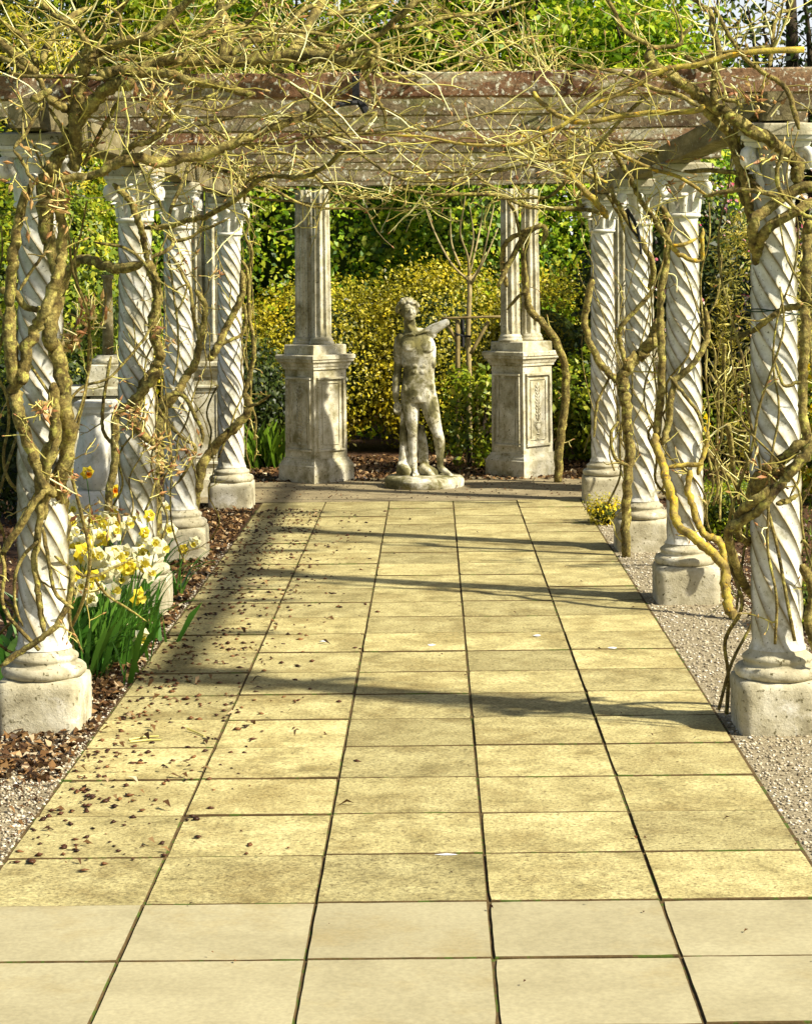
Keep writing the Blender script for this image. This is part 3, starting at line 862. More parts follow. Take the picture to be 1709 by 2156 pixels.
# ------------------------------------------------------------------ statue
ST = on_ground(892, 1022)
SC = ST.y / F / 4.723
def sx(zx): return (785.1 + zx / 4.723 - 892) * ST.y / F
def sz(zy): return (1022 - (602.5 + zy / 4.723)) * ST.y / F
def sp(zx, zy, yo=0.0): return (sx(zx), yo * SC, sz(zy))
def statue():
    root = thing('statue', 'weathered stone statue of a nude youth, one arm broken off, on a round base', 'statue', (ST.x, ST.y, 0))
    b = MB()
    # torso loft
    secs = [(400, 335, 445, 52, 5), (440, 335, 475, 62, 5), (470, 310, 545, 82, 0), (505, 283, 598, 104, 0), (560, 268, 628, 122, -4), (620, 288, 640, 130, -8), (700, 308, 637, 124, -6),
            (780, 314, 628, 108, -4), (850, 310, 620, 104, -4), (940, 298, 622, 116, 0), (1020, 290, 628, 128, 6), (1090, 292, 634, 130, 10), (1150, 320, 620, 112, 8)]
    ring, n = [], 28
    for zy, l, r, d, yo in secs:
        cx, hw = (l + r) / 2, (r - l) / 2
        for i in range(n):
            a = 2 * math.pi * i / n
            c, s = math.cos(a), math.sin(a)
            ring.append(sp(cx + hw * math.copysign(abs(c) ** 0.85, c), zy, yo + d * math.copysign(abs(s) ** 0.85, s)))
    fs = [(k * n + i, (k + 1) * n + i, (k + 1) * n + (i + 1) % n, k * n + (i + 1) % n) for k in range(len(secs) - 1) for i in range(n)]
    fs += [tuple(range(n)), tuple(range((len(secs) - 1) * n, len(secs) * n))[::-1]]
    b.add(ring, fs)
    def E(zx, zy, yo, rx, ry, rz, M=None): b.ellipsoid(sp(zx, zy, yo), (rx * SC, ry * SC, rz * SC), 16, 12, M)
    def T(pts, rad, n=14): 
        q = spline([sp(*p) for p in pts], 5)
        rr = np.interp(np.linspace(0, 1, len(q)), np.linspace(0, 1, len(rad)), rad) * SC
        b.tube(q, rr, n)
        for e in (0, -1): b.ellipsoid(q[e], (rr[e],) * 3, 12, 8)
    # chest, belly, hips
    E(375, 590, -96, 88, 46, 62); E(545, 598, -96, 86, 46, 62)
    E(378, 622, -112, 60, 30, 28); E(545, 630, -112, 60, 30, 28)
    for zy in (715, 785, 850): E(432, zy, -92, 38, 26, 34); E(505, zy, -92, 38, 26, 34)
    E(466, 960, -78, 90, 42, 80)
    E(335, 1010, -30, 46, 70, 75); E(590, 1010, -30, 40, 70, 75); E(466, 1100, -100, 34, 26, 40)
    E(330, 760, -30, 30, 60, 60); E(612, 760, -30, 28, 60, 60)
    E(390, 1070, 85, 95, 80, 95); E(545, 1070, 85, 95, 80, 95)
    E(300, 520, 0, 58, 66, 60); E(565, 470, 0, 62, 66, 55); E(440, 455, 30, 120, 60, 45)
    T([(345, 478, -78), (400, 470, -98), (420, 480, -98)], [14, 15, 10], 8); T([(455, 475, -98), (500, 452, -90), (560, 440, -60)], [10, 15, 14], 8)
    # neck and head (turned up to the light)
    T([(395, 470, 20), (385, 410, 10), (378, 350, -5)], [66, 58, 60])
    T([(345, 345, -20), (395, 430, -70), (425, 465, -85)], [20, 20, 14], 8)
    E(368, 235, 0, 78, 96, 98); E(382, 285, -34, 64, 66, 58); E(394, 322, -60, 36, 32, 24)
    E(384, 212, -76, 52, 20, 12); E(392, 250, -94, 13, 28, 28, Matrix.Rotation(-0.35, 4, 'X')); E(395, 268, -104, 18, 17, 11)
    E(348, 262, -68, 22, 22, 22); E(424, 258, -68, 20, 22, 22); E(366, 228, -80, 15, 10, 8); E(413, 225, -80, 15, 10, 8)
    E(394, 294, -88, 22, 13, 6); E(395, 305, -88, 19, 13, 7)
    E(292, 255, 0, 10, 18, 26); E(450, 250, 5, 10, 18, 26)
    for k in range(130):
        a = random.uniform(-math.pi, math.pi); e = random.uniform(-0.25, 1.5)
        d = Vector((math.cos(e) * math.sin(a), math.cos(e) * math.cos(a), math.sin(e)))   # a=0 is the back
        if d.y < -0.45 and d.z < 0.55: continue
        r = random.uniform(14, 26)
        E(362 + d.x * 104, 228 - d.z * 104, d.y * 106 + 4, r, r, r * 0.85)
    # right arm hanging (viewer's left), hand on a strap
    T([(285, 535, 5), (262, 640, 15), (265, 740, 20), (258, 850, 12)], [58, 52, 47, 40])
    T([(258, 850, 12), (246, 930, 0), (238, 1040, -10), (240, 1130, -10)], [40, 44, 36, 26])
    E(246, 1185, -12, 34, 26, 48)
    for k, (dx, ln) in enumerate(((-26, 62), (-9, 72), (9, 70), (25, 58))):
        T([(246 + dx, 1205, -22), (250 + dx, 1205 + ln * 0.55, -36), (262 + dx * 0.8, 1205 + ln, -18)], [11, 10, 8], 8)
    T([(268, 1160, -30), (284, 1195, -42), (280, 1230, -42)], [12, 11, 9], 8)
    # left arm stump raised (viewer's right)
    T([(545, 480, 0), (610, 432, -20), (680, 395, -35), (742, 362, -45)], [62, 54, 45, 36]); E(600, 470, 0, 52, 56, 52)
    # legs
    T([(378, 1080, 10), (382, 1200, 0), (392, 1330, -10), (402, 1440, -18)], [100, 92, 72, 54])
    E(402, 1455, -44, 40, 30, 40)
    T([(402, 1440, -10), (402, 1550, 12), (404, 1680, 8), (408, 1800, 2)], [54, 60, 42, 32])
    T([(545, 1080, 10), (575, 1200, -12), (610, 1340, -40), (645, 1450, -62)], [98, 92, 72, 54])
    E(650, 1470, -88, 38, 28, 40)
    T([(645, 1450, -52), (664, 1550, -14), (668, 1680, 8), (668, 1790, 14)], [54, 58, 40, 31])
    # feet
    T([(408, 1815, 20), (415, 1835, -50), (424, 1858, -120)], [34, 32, 24]); E(406, 1840, 35, 28, 30, 28)
    for k in range(5): T([(400 + k * 13, 1858, -118 + k * 4), (402 + k * 14, 1868, -150 + k * 8)], [11 if k else 11, 9], 8)
    T([(668, 1800, 25), (715, 1838, -20), (765, 1868, -70)], [33, 31, 22]); E(662, 1835, 40, 26, 28, 28)
    for k in range(5): T([(752 + k * 10, 1872, -80 + k * 12), (775 + k * 9, 1882, -100 + k * 12)], [10, 8], 8)
    tmp = b.build('figure', M['statue'])
    md = tmp.modifiers.new('r', 'REMESH'); md.mode = 'VOXEL'; md.voxel_size = 0.0048
    ms = tmp.modifiers.new('s', 'SMOOTH'); ms.factor = 0.5; ms.iterations = 2
    bpy.context.view_layer.update()
    dg = bpy.context.evaluated_depsgraph_get()
    me = bpy.data.meshes.new_from_object(tmp.evaluated_get(dg))
    old = tmp.data; tmp.modifiers.clear(); tmp.data = me; bpy.data.meshes.remove(old)
    me.name = 'figure'
    me.polygons.foreach_set('use_smooth', [True] * len(me.polygons))
    if len(me.materials) == 0: me.materials.append(M['statue'])
    tmp.parent = root
    # tree-stump support with hanging drapery
    b = MB()
    def lump(pts, rad, n=14, seed=1):
        r = random.Random(seed)
        q = spline([sp(*p) for p in pts], 6)
        rr = np.interp(np.linspace(0, 1, len(q)), np.linspace(0, 1, len(rad)), rad) * SC
        rr = rr * np.array([r.uniform(0.92, 1.08) for _ in rr])
        b.tube(q, rr, n)
        b.ellipsoid(q[0], (rr[0],) * 3, 12, 8); b.ellipsoid(q[-1], (rr[-1],) * 3, 12, 8)
    lump([(310, 1240, 0), (305, 1330, 10), (312, 1430, 20), (305, 1600, 25), (298, 1760, 20), (300, 1890, 10)], [24, 30, 42, 40, 48, 62], 14, 2)
    lump([(360, 1420, 60), (350, 1600, 70), (345, 1890, 60)], [60, 62, 74], 14, 3)
    lump([(300, 1800, -30), (330, 1830, -40), (352, 1890, -40)], [52, 56, 50], 12, 4)
    lump([(268, 1770, -10), (262, 1890, -10)], [30, 34], 10, 5)
    for k in range(6):
        f = k / 5
        lump([(455 + 38 * f, 1400, 60 - 20 * f), (462 + 60 * f, 1560, 50 - 25 * f), (468 + 74 * f, 1740 + 20 * (k % 2), 45 - 25 * f)], [24, 25, 20], 10, 10 + k)
    lump([(470, 1420, 75), (480, 1600, 75), (500, 1740, 70)], [36, 44, 48], 12, 20)
    lump([(420, 1870, 40), (520, 1840, 30), (600, 1860, 20), (650, 1890, 10)], [55, 72, 60, 34], 12, 21)
    lump([(500, 1800, -20), (560, 1850, -50), (600, 1890, -60)], [40, 46, 30], 12, 22)
    tmp2 = b.build('tree_stump', M['statue'])
    md = tmp2.modifiers.new('r', 'REMESH'); md.mode = 'VOXEL'; md.voxel_size = 0.008
    ms = tmp2.modifiers.new('s', 'SMOOTH'); ms.factor = 0.5; ms.iterations = 3
    bpy.context.view_layer.update()
    dg = bpy.context.evaluated_depsgraph_get()
    me = bpy.data.meshes.new_from_object(tmp2.evaluated_get(dg))
    old = tmp2.data; tmp2.modifiers.clear(); tmp2.data = me; bpy.data.meshes.remove(old)
    me.name = 'tree_stump'
    me.polygons.foreach_set('use_smooth', [True] * len(me.polygons))
    if len(me.materials) == 0: me.materials.append(M['statue'])
    tmp2.parent = root
    b = MB()
    n, prof = 48, [(0.345, -0.02), (0.362, 0.0), (0.366, 0.06), (0.350, 0.082), (0.33, 0.094), (0.15, 0.10), (0.0001, 0.10)]
    rr = [1 + 0.02 * math.sin(3 * 2 * math.pi * i / n + 1) + random.uniform(-0.02, 0.02) for i in range(n)]
    vs = [(r * rr[i] * math.cos(2 * math.pi * i / n), r * rr[i] * math.sin(2 * math.pi * i / n), z) for r, z in prof for i in range(n)]
    fs = [(k * n + i, k * n + (i + 1) % n, (k + 1) * n + (i + 1) % n, (k + 1) * n + i) for k in range(len(prof) - 1) for i in range(n)]
    b.add(vs, fs)
    b.build('round_base', M['statue'], root, True, sharp=40)
statue()

# ------------------------------------------------------------------ plants: shrubs and trees
def blob_points(n, c, r, clump, lumps, seed, front=0.0, power=2.4):
    """leaf positions and outward normals over an uneven superellipsoid"""
    g = np.random.default_rng(seed)
    d = unit(g.normal(size=(n * 2, 3)))
    if front: d = d[d[:, 1] < front]
    d = d[:n]
    s = (np.abs(d) ** power).sum(1) ** (-1 / power)
    nl = g.normal(size=(lumps, 3)); nl = unit(nl)
    am = g.uniform(-0.30, 0.30, lumps); wd = g.uniform(6, 16, lumps)
    bumpf = 1 + (am[None] * np.exp(wd[None] * (d @ nl.T - 1))).sum(1)
    P = d * (s * bumpf * g.uniform(0.80, 1.03, len(d)) ** 1.0)[:, None] * np.asarray(r)
    P += g.normal(size=P.shape) * clump
    N = unit(d / np.asarray(r) * np.mean(r) * 0.8 + g.normal(size=d.shape) * 0.62 + np.array((0.5, -0.35, 0.4)))
    return P + np.asarray(c), N
def shrub(name, label, loc, r, n, size, mat, seed, group=None, aspect=0.5, flowers=None, stems=5, core=True, clump=0.05, front=0.0, power=2.4, cat='shrub', parts=True):
    t = thing(name, label, cat, loc, 0, group)
    P, N = blob_points(n, (0, 0, r[2] * 0.98), r, clump, 46, seed, front, power)
    k = P[:, 2] > 0.0
    me = quads_mesh('foliage', leaf_quads(P[k], N[k], size, aspect))
    put('foliage', me, M[mat], t, True)
    b = MB()
    rr = random.Random(seed)
    for i in range(stems):
        a = rr.uniform(0, 6.28); q = rr.uniform(0.2, 0.75)
        e = (math.cos(a) * r[0] * q, math.sin(a) * r[1] * q, r[2] * rr.uniform(0.9, 1.5))
        b.tube(spline([(math.cos(a) * 0.08, math.sin(a) * 0.08, -0.02), (e[0] * 0.5, e[1] * 0.5, e[2] * 0.45), e], 4), [0.03, 0.026, 0.024, 0.022, 0.02, 0.018, 0.015, 0.012, 0.01], 6)
    b.build('stems', M['dark_bark'], t, True)
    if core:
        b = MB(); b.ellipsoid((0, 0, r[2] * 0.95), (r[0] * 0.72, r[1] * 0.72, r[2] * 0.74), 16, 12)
        b.build('dark_core', M['core'], t, True, stuff=True)  # added solid core, keeps light from leaking through the leaf shell
    if flowers:
        fm, cnt, fsz = flowers
        P, N = blob_points(cnt, (0, 0, r[2] * 0.98), np.array(r) * 1.02, clump, 46, seed + 3, front, power)
        k = P[:, 2] > 0.1
        Q = []
        for rot in range(2):
            Q.append(leaf_quads(P[k] + rng.normal(size=P[k].shape) * 0.008, unit(N[k] + rng.normal(size=P[k].shape) * 0.5), fsz, 0.8))
        put('blossom', quads_mesh('blossom', np.concatenate(Q)), M[fm], t, True)
    return t
# tall green shrubs behind the statue
tall = [(-3.6, 25.6, 1.9, 1.5, 1.95, 'laurel'), (-0.9, 26.0, 1.9, 1.4, 2.05, 'laurel'), (0.7, 25.2, 1.5, 1.3, 1.85, 'laurel'),
        (2.7, 25.6, 1.5, 1.3, 1.95, 'laurel'), (-6.2, 25.5, 1.6, 1.5, 1.8, 'deep')]
tl = ['tall glossy green shrub behind the half hidden left pedestal', 'tall bright green shrub above the left pedestal', 'broad bright green shrub straight behind the statue and sapling',
      'tall green shrub behind the right pedestal, dotted with pink blossom', 'dark evergreen shrub at the far left between the columns']
for i, (x, y, rx, ry, rz, m) in enumerate(tall):
    shrub('laurel_shrub' if m == 'laurel' else 'evergreen_shrub', tl[i], (x, y, 0), (rx, ry, rz), 24000, 0.072, m, 300 + i, 'tall shrubs behind the statue', front=0.35, power=2.7, aspect=0.6,
          flowers=('pink', 260, 0.06) if i == 3 else None, clump=0.07)
gold = [(-2.4, 23.0, 0.9, 0.7, 0.74), (-1.15, 23.3, 1.0, 0.7, 0.92), (0.05, 23.2, 0.9, 0.7, 1.0), (1.15, 23.6, 0.85, 0.7, 0.9)]
gl = ['golden shrub seen between the left columns', 'golden yellow shrub behind the left pedestal', 'golden yellow shrub directly behind the statue head', 'golden shrub between the sapling and right pedestal']
for i, (x, y, rx, ry, rz) in enumerate(gold):
    shrub('golden_shrub', gl[i], (x, y, 0), (rx, ry, rz), 15000, 0.040, 'golden', 330 + i, 'golden shrubs behind the statue', front=0.5, power=2.3, clump=0.09)
shrub('evergreen_shrub', 'dark low evergreen left of the left pedestal', (-1.95, 22.3, 0), (0.6, 0.5, 0.60), 5000, 0.05, 'deep', 340, front=0.6)
shrub('leafy_shrub', 'leafy light green shrub between the statue and sapling', (0.42, 20.95, 0), (0.34, 0.3, 0.52), 1500, 0.06, 'spring', 341, front=0.9, core=False, clump=0.08, power=2.0)
shrub('leafy_shrub', 'light green leafy shrub right of the right pedestal', (1.75, 21.6, 0), (0.55, 0.5, 0.52), 3600, 0.07, 'spring', 342, front=0.7)
shrub('camellia', 'dark camellia with pink and cream blossom right of the far right column', (2.75, 22.5, 0), (0.95, 0.9, 1.45), 9000, 0.08, 'deep', 343, front=0.6, flowers=('pink', 500, 0.05), power=2.6)
shrub('camellia', 'blossoming camellia seen between the two nearest right columns', (4.0, 21.2, 0), (0.8, 0.9, 1.25), 8000, 0.075, 'deep', 344, front=0.6, flowers=('pink', 1100, 0.05), power=2.6)
shrub('straw_shrub', 'straw yellow shrub high between the nearest right columns', (3.1, 19.6, 0), (0.55, 0.6, 1.28), 6500, 0.06, 'straw', 345, front=0.8, aspect=0.22, core=False)
shrub('forsythia', 'yellow flowering shrub low between the nearest right columns', (3.35, 17.6, 0), (0.42, 0.5, 0.58), 2600, 0.05, 'spring', 346, front=0.9, flowers=('yellow', 700, 0.06))
shrub('yellow_shrub', 'small yellow shrub right of the right pedestal, past the vine', (2.2, 20.6, 0), (0.4, 0.4, 0.45), 2200, 0.05, 'spring', 347, front=0.9, flowers=('yellow', 160, 0.06))
hx = on_ground(1275, 1100)
shrub('heather', 'small golden heather cushion beside the far right plinths', (hx.x, hx.y, -0.01), (0.15, 0.17, 0.095), 1800, 0.022, 'golden', 348, flowers=('yellow', 200, 0.02), aspect=0.3, clump=0.012, stems=3)
bx = on_ground(1545, 1130)
shrub('box_shrub', 'small round green box bush behind the second right column', (bx.x, bx.y, -0.01), (0.3, 0.3, 0.20), 3500, 0.03, 'spring', 349, clump=0.02, stems=3)
shrub('box_shrub', 'low yellow-green bush beside the nearest right plinth', (2.05, 11.6, -0.01), (0.2, 0.25, 0.14), 1800, 0.028, 'spring', 350, clump=0.02, stems=3)
shrub('spring_shrub', 'yellow-green shrub behind the two nearest left columns', (-3.35, 18.6, 0), (0.55, 0.6, 1.05), 6500, 0.06, 'spring', 351, front=0.8, power=2.6)
shrub('evergreen_shrub', 'dark green shrub behind the white urn', (-3.2, 17.2, 0), (0.5, 0.5, 0.62), 4000, 0.055, 'deep', 352, front=0.8)
shrub('spring_shrub', 'pale green shrub far left of the second column', (-3.9, 22.0, 0), (0.9, 0.7, 1.5), 8000, 0.07, 'spring', 353, front=0.6)
shrub('straw_shrub', 'golden brown shrub above the left side beam', (-4.45, 24.0, 0), (0.75, 0.8, 2.5), 10000, 0.07, 'golden', 354, front=0.6, aspect=0.3)
shrub('evergreen_shrub', 'dark evergreen far right beyond the camellias', (5.6, 25.5, 0), (1.3, 1.0, 1.55), 8000, 0.09, 'deep', 355, front=0.5)

def tree(name, label, loc, trunk_h, r, n, size, mat, seed, group='trees behind the garden', clumps=60, bare=False, tr=0.16, spread=0.33):
    g = np.random.default_rng(seed); rr = random.Random(seed)
    t = thing(name, label, 'tree', loc, 0, group)
    b = MB()
    lean = rr.uniform(-0.3, 0.3)
    b.tube(spline([(0, 0, -0.05), (lean * 0.3, 0, trunk_h * 0.5), (lean, 0, trunk_h), (lean * 1.2, 0, trunk_h + r[2] * 1.2)], 5), np.linspace(tr, tr * 0.25, 16), 10)
    tw = b
    ends = []
    for i in range(clumps):
        d = unit(g.normal(size=3)); d[2] = d[2] * 0.9
        e = np.array((lean, 0, trunk_h + r[2] * 0.75)) + d * np.asarray(r) * g.uniform(0.45, 1.0)
        ends.append(e)
        s = np.array((lean * 0.9, 0, trunk_h * rr.uniform(0.7, 1.0) + r[2] * rr.uniform(0, 0.7)))
        m = (s + e) / 2 + g.normal(size=3) * 0.2 + np.array((0, 0, -0.15))
        q = spline([s, m, e], 4)
        b.tube(q, np.linspace(tr * 0.3, 0.015, len(q)), 6)
        if bare:
            for k in range(7):
                a = q[rr.randrange(2, len(q))]; d2 = unit(g.normal(size=3))
                b.tube(spline([a, a + d2 * 0.35 + (0, 0, 0.05), a + d2 * 0.75 + g.normal(size=3) * 0.15], 3), np.linspace(0.018, 0.006, 7), 4)
    b.build('trunk', M['dark_bark'], t, True)
    if n:
        per = n // clumps
        P = np.concatenate([e + g.normal(size=(per, 3)) * np.array((spread, spread, spread * 0.7)) * rr.uniform(0.7, 1.4) for e in ends])
        N = unit(g.normal(size=P.shape) * 0.8 + np.array((0.2, -0.2, 0.6)))
        put('crown', quads_mesh('crown', leaf_quads(P, N, size, 0.5)), M[mat], t, True)
    return t
tree('broadleaf_tree', 'light green tree rising behind the middle of the pergola', (1.3, 31, 0), 3.2, (2.5, 2.0, 2.3), 26000, 0.13, 'laurel', 401, clumps=130)
tree('broadleaf_tree', 'green tree behind the left half of the pergola', (-2.3, 32, 0), 3.2, (2.6, 2.0, 2.3), 24000, 0.13, 'laurel', 402, clumps=120)
tree('broadleaf_tree', 'yellow-green tree above the second left column', (-4.4, 30, 0), 2.9, (1.5, 1.5, 2.1), 15000, 0.12, 'spring', 407, clumps=80)
tree('conifer_tree', 'dark evergreen at the far left above the beams', (-6.9, 33, 0), 2.8, (2.0, 1.8, 2.6), 15000, 0.13, 'deep', 403, clumps=90)
tree('bare_tree', 'dark bare tree against the white sky at upper right', (5.6, 31, 0), 3.0, (1.7, 1.5, 2.4), 2600, 0.12, 'deep', 404, clumps=34, bare=True, tr=0.30)
tree('bare_tree', 'slim dark bare tree left of the upper right one', (4.2, 34, 0), 3.2, (1.2, 1.0, 2.4), 900, 0.10, 'spring', 405, clumps=20, bare=True, tr=0.15)
tree('broadleaf_tree', 'green tree behind the right pedestal and beams', (3.0, 29.5, 0), 2.8, (1.15, 1.3, 1.9), 11000, 0.12, 'laurel', 406, clumps=70)
far = []
hg = MB()
P, N = blob_points(26000, (0, 46, 1.6), (26, 3, 1.9), 0.25, 60, 77, 0.3, 4)
o = put('woodland', quads_mesh('woodland', leaf_quads(P, N, 0.32, 0.6)), M['deep']); tag(o, 'far dark woodland edge behind the garden', None, None, 'stuff')

# sapling and its stake frame
p0 = on_ground(985, 935); Ys = 21.3
t = thing('sapling', 'slender bare sapling tied to a stake frame right of the statue', 'tree', (0, 0, 0))
b = MB()
b.tube(spline([at(988, 985, Ys), at(987, 800, Ys), at(985, 700, Ys), at(988, 620, Ys), at(987, 578, Ys)], 5), np.linspace(0.030, 0.024, 21), 10)
b.build('trunk', M['pale_bark'], t, True)
for pts in ([(987, 585), (984, 540), (968, 490), (975, 440), (980, 410)], [(985, 590), (950, 555), (915, 490), (890, 420), (884, 405)], [(988, 590), (1010, 560), (1030, 480), (1040, 430)],
            [(987, 580), (1002, 520), (1012, 470), (1015, 430)], [(985, 560), (996, 500), (988, 430)], [(968, 560), (950, 510), (948, 440)], [(990, 600), (1020, 545), (1048, 480)]):
    q = spline([at(x, y, Ys + random.uniform(-0.15, 0.2) * i) for i, (x, y) in enumerate(pts)], 4)
    b = MB(); b.tube(q, np.linspace(0.014, 0.004, len(q)), 6); b.build('branch', M['pale_bark'], t, True)
t = thing('stake_frame', 'timber stake frame with a cross rail holding the sapling', 'stake', (0, 0, 0))
for pts, r in (([(963, 982), (963, 672)], 0.024), ([(1010, 982), (1003, 790)], 0.013)):
    b = MB(); b.tube(spline([at(*q, Ys - 0.12) for q in pts], 6), r, 8); b.build('stake', M['stake'], t, True)
b = MB(); a, c = at(928, 670, Ys - 0.16), at(1055, 666, Ys - 0.16)
b.tube(spline([a, c], 6), 0.014, 6); b.build('cross_rail', M['stake'], t, True)
for pts in ([(940, 680), (962, 720)], [(1028, 676), (990, 745)]):
    b = MB(); b.tube(spline([at(*q, Ys - 0.11) for q in pts], 4), 0.021, 6); b.build('brace', M['stake'], t, True)
b = MB(); b.tube(spline([at(960, 703, Ys - 0.17), at(975, 707, Ys - 0.07), at(992, 708, Ys - 0.06)], 4), 0.012, 6); b.build('tie', M['black'], t)
b = MB(); b.tube(spline([at(973, 672, Ys - 0.06), at(974, 730, Ys - 0.06)], 3), 0.022, 6); b.build('tie', M['black'], t)

# ------------------------------------------------------------------ garden stonework at the left
t = thing('garden_urn', 'white fluted stone urn on a moulded block behind the left daffodils', 'urn', tuple(at(204, 900, 15.2) * Vector((1, 1, 0)) if False else (at(204, 900, 15.2).x, 15.2, 0)))
b = MB(); prism(b, [(0.17, -0.02), (0.165, 0.40), (0.15, 0.42)]); b.build('pedestal_block', M['capital'], t)
n = 48
prof = [(0.10, 0.42), (0.16, 0.46), (0.172, 0.52), (0.165, 0.60), (0.15, 0.70), (0.13, 0.80), (0.115, 0.90), (0.112, 0.96)]
vs = [(r * (1 - 0.07 * abs(math.sin(6 * 2 * math.pi * i / n))) * math.cos(2 * math.pi * i / n), r * (1 - 0.07 * abs(math.sin(6 * 2 * math.pi * i / n))) * math.sin(2 * math.pi * i / n), z) for r, z in prof for i in range(n)]
b = MB(); b.add(vs, [(k * n + i, k * n + (i + 1) % n, (k + 1) * n + (i + 1) % n, (k + 1) * n + i) for k in range(len(prof) - 1) for i in range(n)]); b.build('bowl', M['capital'], t, True)
b = MB(); prism(b, [(0.10, 0.955), (0.115, 0.975), (0.12, 1.0), (0.135, 1.02), (0.14, 1.05), (0.13, 1.06)]); b.build('rim', M['capital'], t)
q = at(212, 780, 16.6)
t = thing('garden_wall', 'low stone wall with a mossy cap seen past the second left column', 'wall', (q.x, 16.6, 0))
for k, (cx, w) in enumerate(((-0.32, 0.36), (0.07, 0.38))):
    for r_ in range(4):
        b = MB(); b.box(cx + (0.06 if r_ % 2 else 0), 0, 0.0 + r_ * 0.255, 0.25 + r_ * 0.255, w, 0.36, 0.012); b.build('stone', M['stone'], t)
b = MB(); b.box(-0.1, 0, 1.022, 1.09, 0.9, 0.44, 0.015); b.build('cap', M['stone'], t)
q = at(228, 690, 16.6)
t = thing('stone_post', 'slim dark post on a round stone base, left of the second twisted column', 'post', (q.x, 16.6, 0))
b = MB(); b.box(0, 0, 1.092, 1.26, 0.28, 0.28, 0.01); b.build('plinth', M['stone'], t)
b = MB(); b.lathe([(0.13, 1.262), (0.135, 1.28), (0.13, 1.30), (0.10, 1.31), (0.09, 1.33)], 20); b.build('base', M['stone'], t, True)
b = MB(); b.lathe([(0.045, 1.332), (0.042, 1.6), (0.036, 1.92), (0.05, 1.93), (0.05, 1.96)], 20); b.build('shaft', M['rail'], t, True)

# ------------------------------------------------------------------ wisteria
ZN = {'A': (0, 0, 3.744), 'B': (410.8, 0, 3.744), 'C': (821.6, 0, 3.744), 'E': (1252.5, 0, 2.140), 'P': (0, 365.2, 2.836), 'Q': (0, 912.9, 2.836),
      'S': (1141.1, 365.2, 2.951), 'T': (1141.1, 912.9, 3.010), 'U': (1515.4, 273.9, 3.374), 'V': (1515.4, 912.9, 3.281), 'L': (219.1, 365.2, 4.724), 'M': (511.2, 365.2, 2.340)}
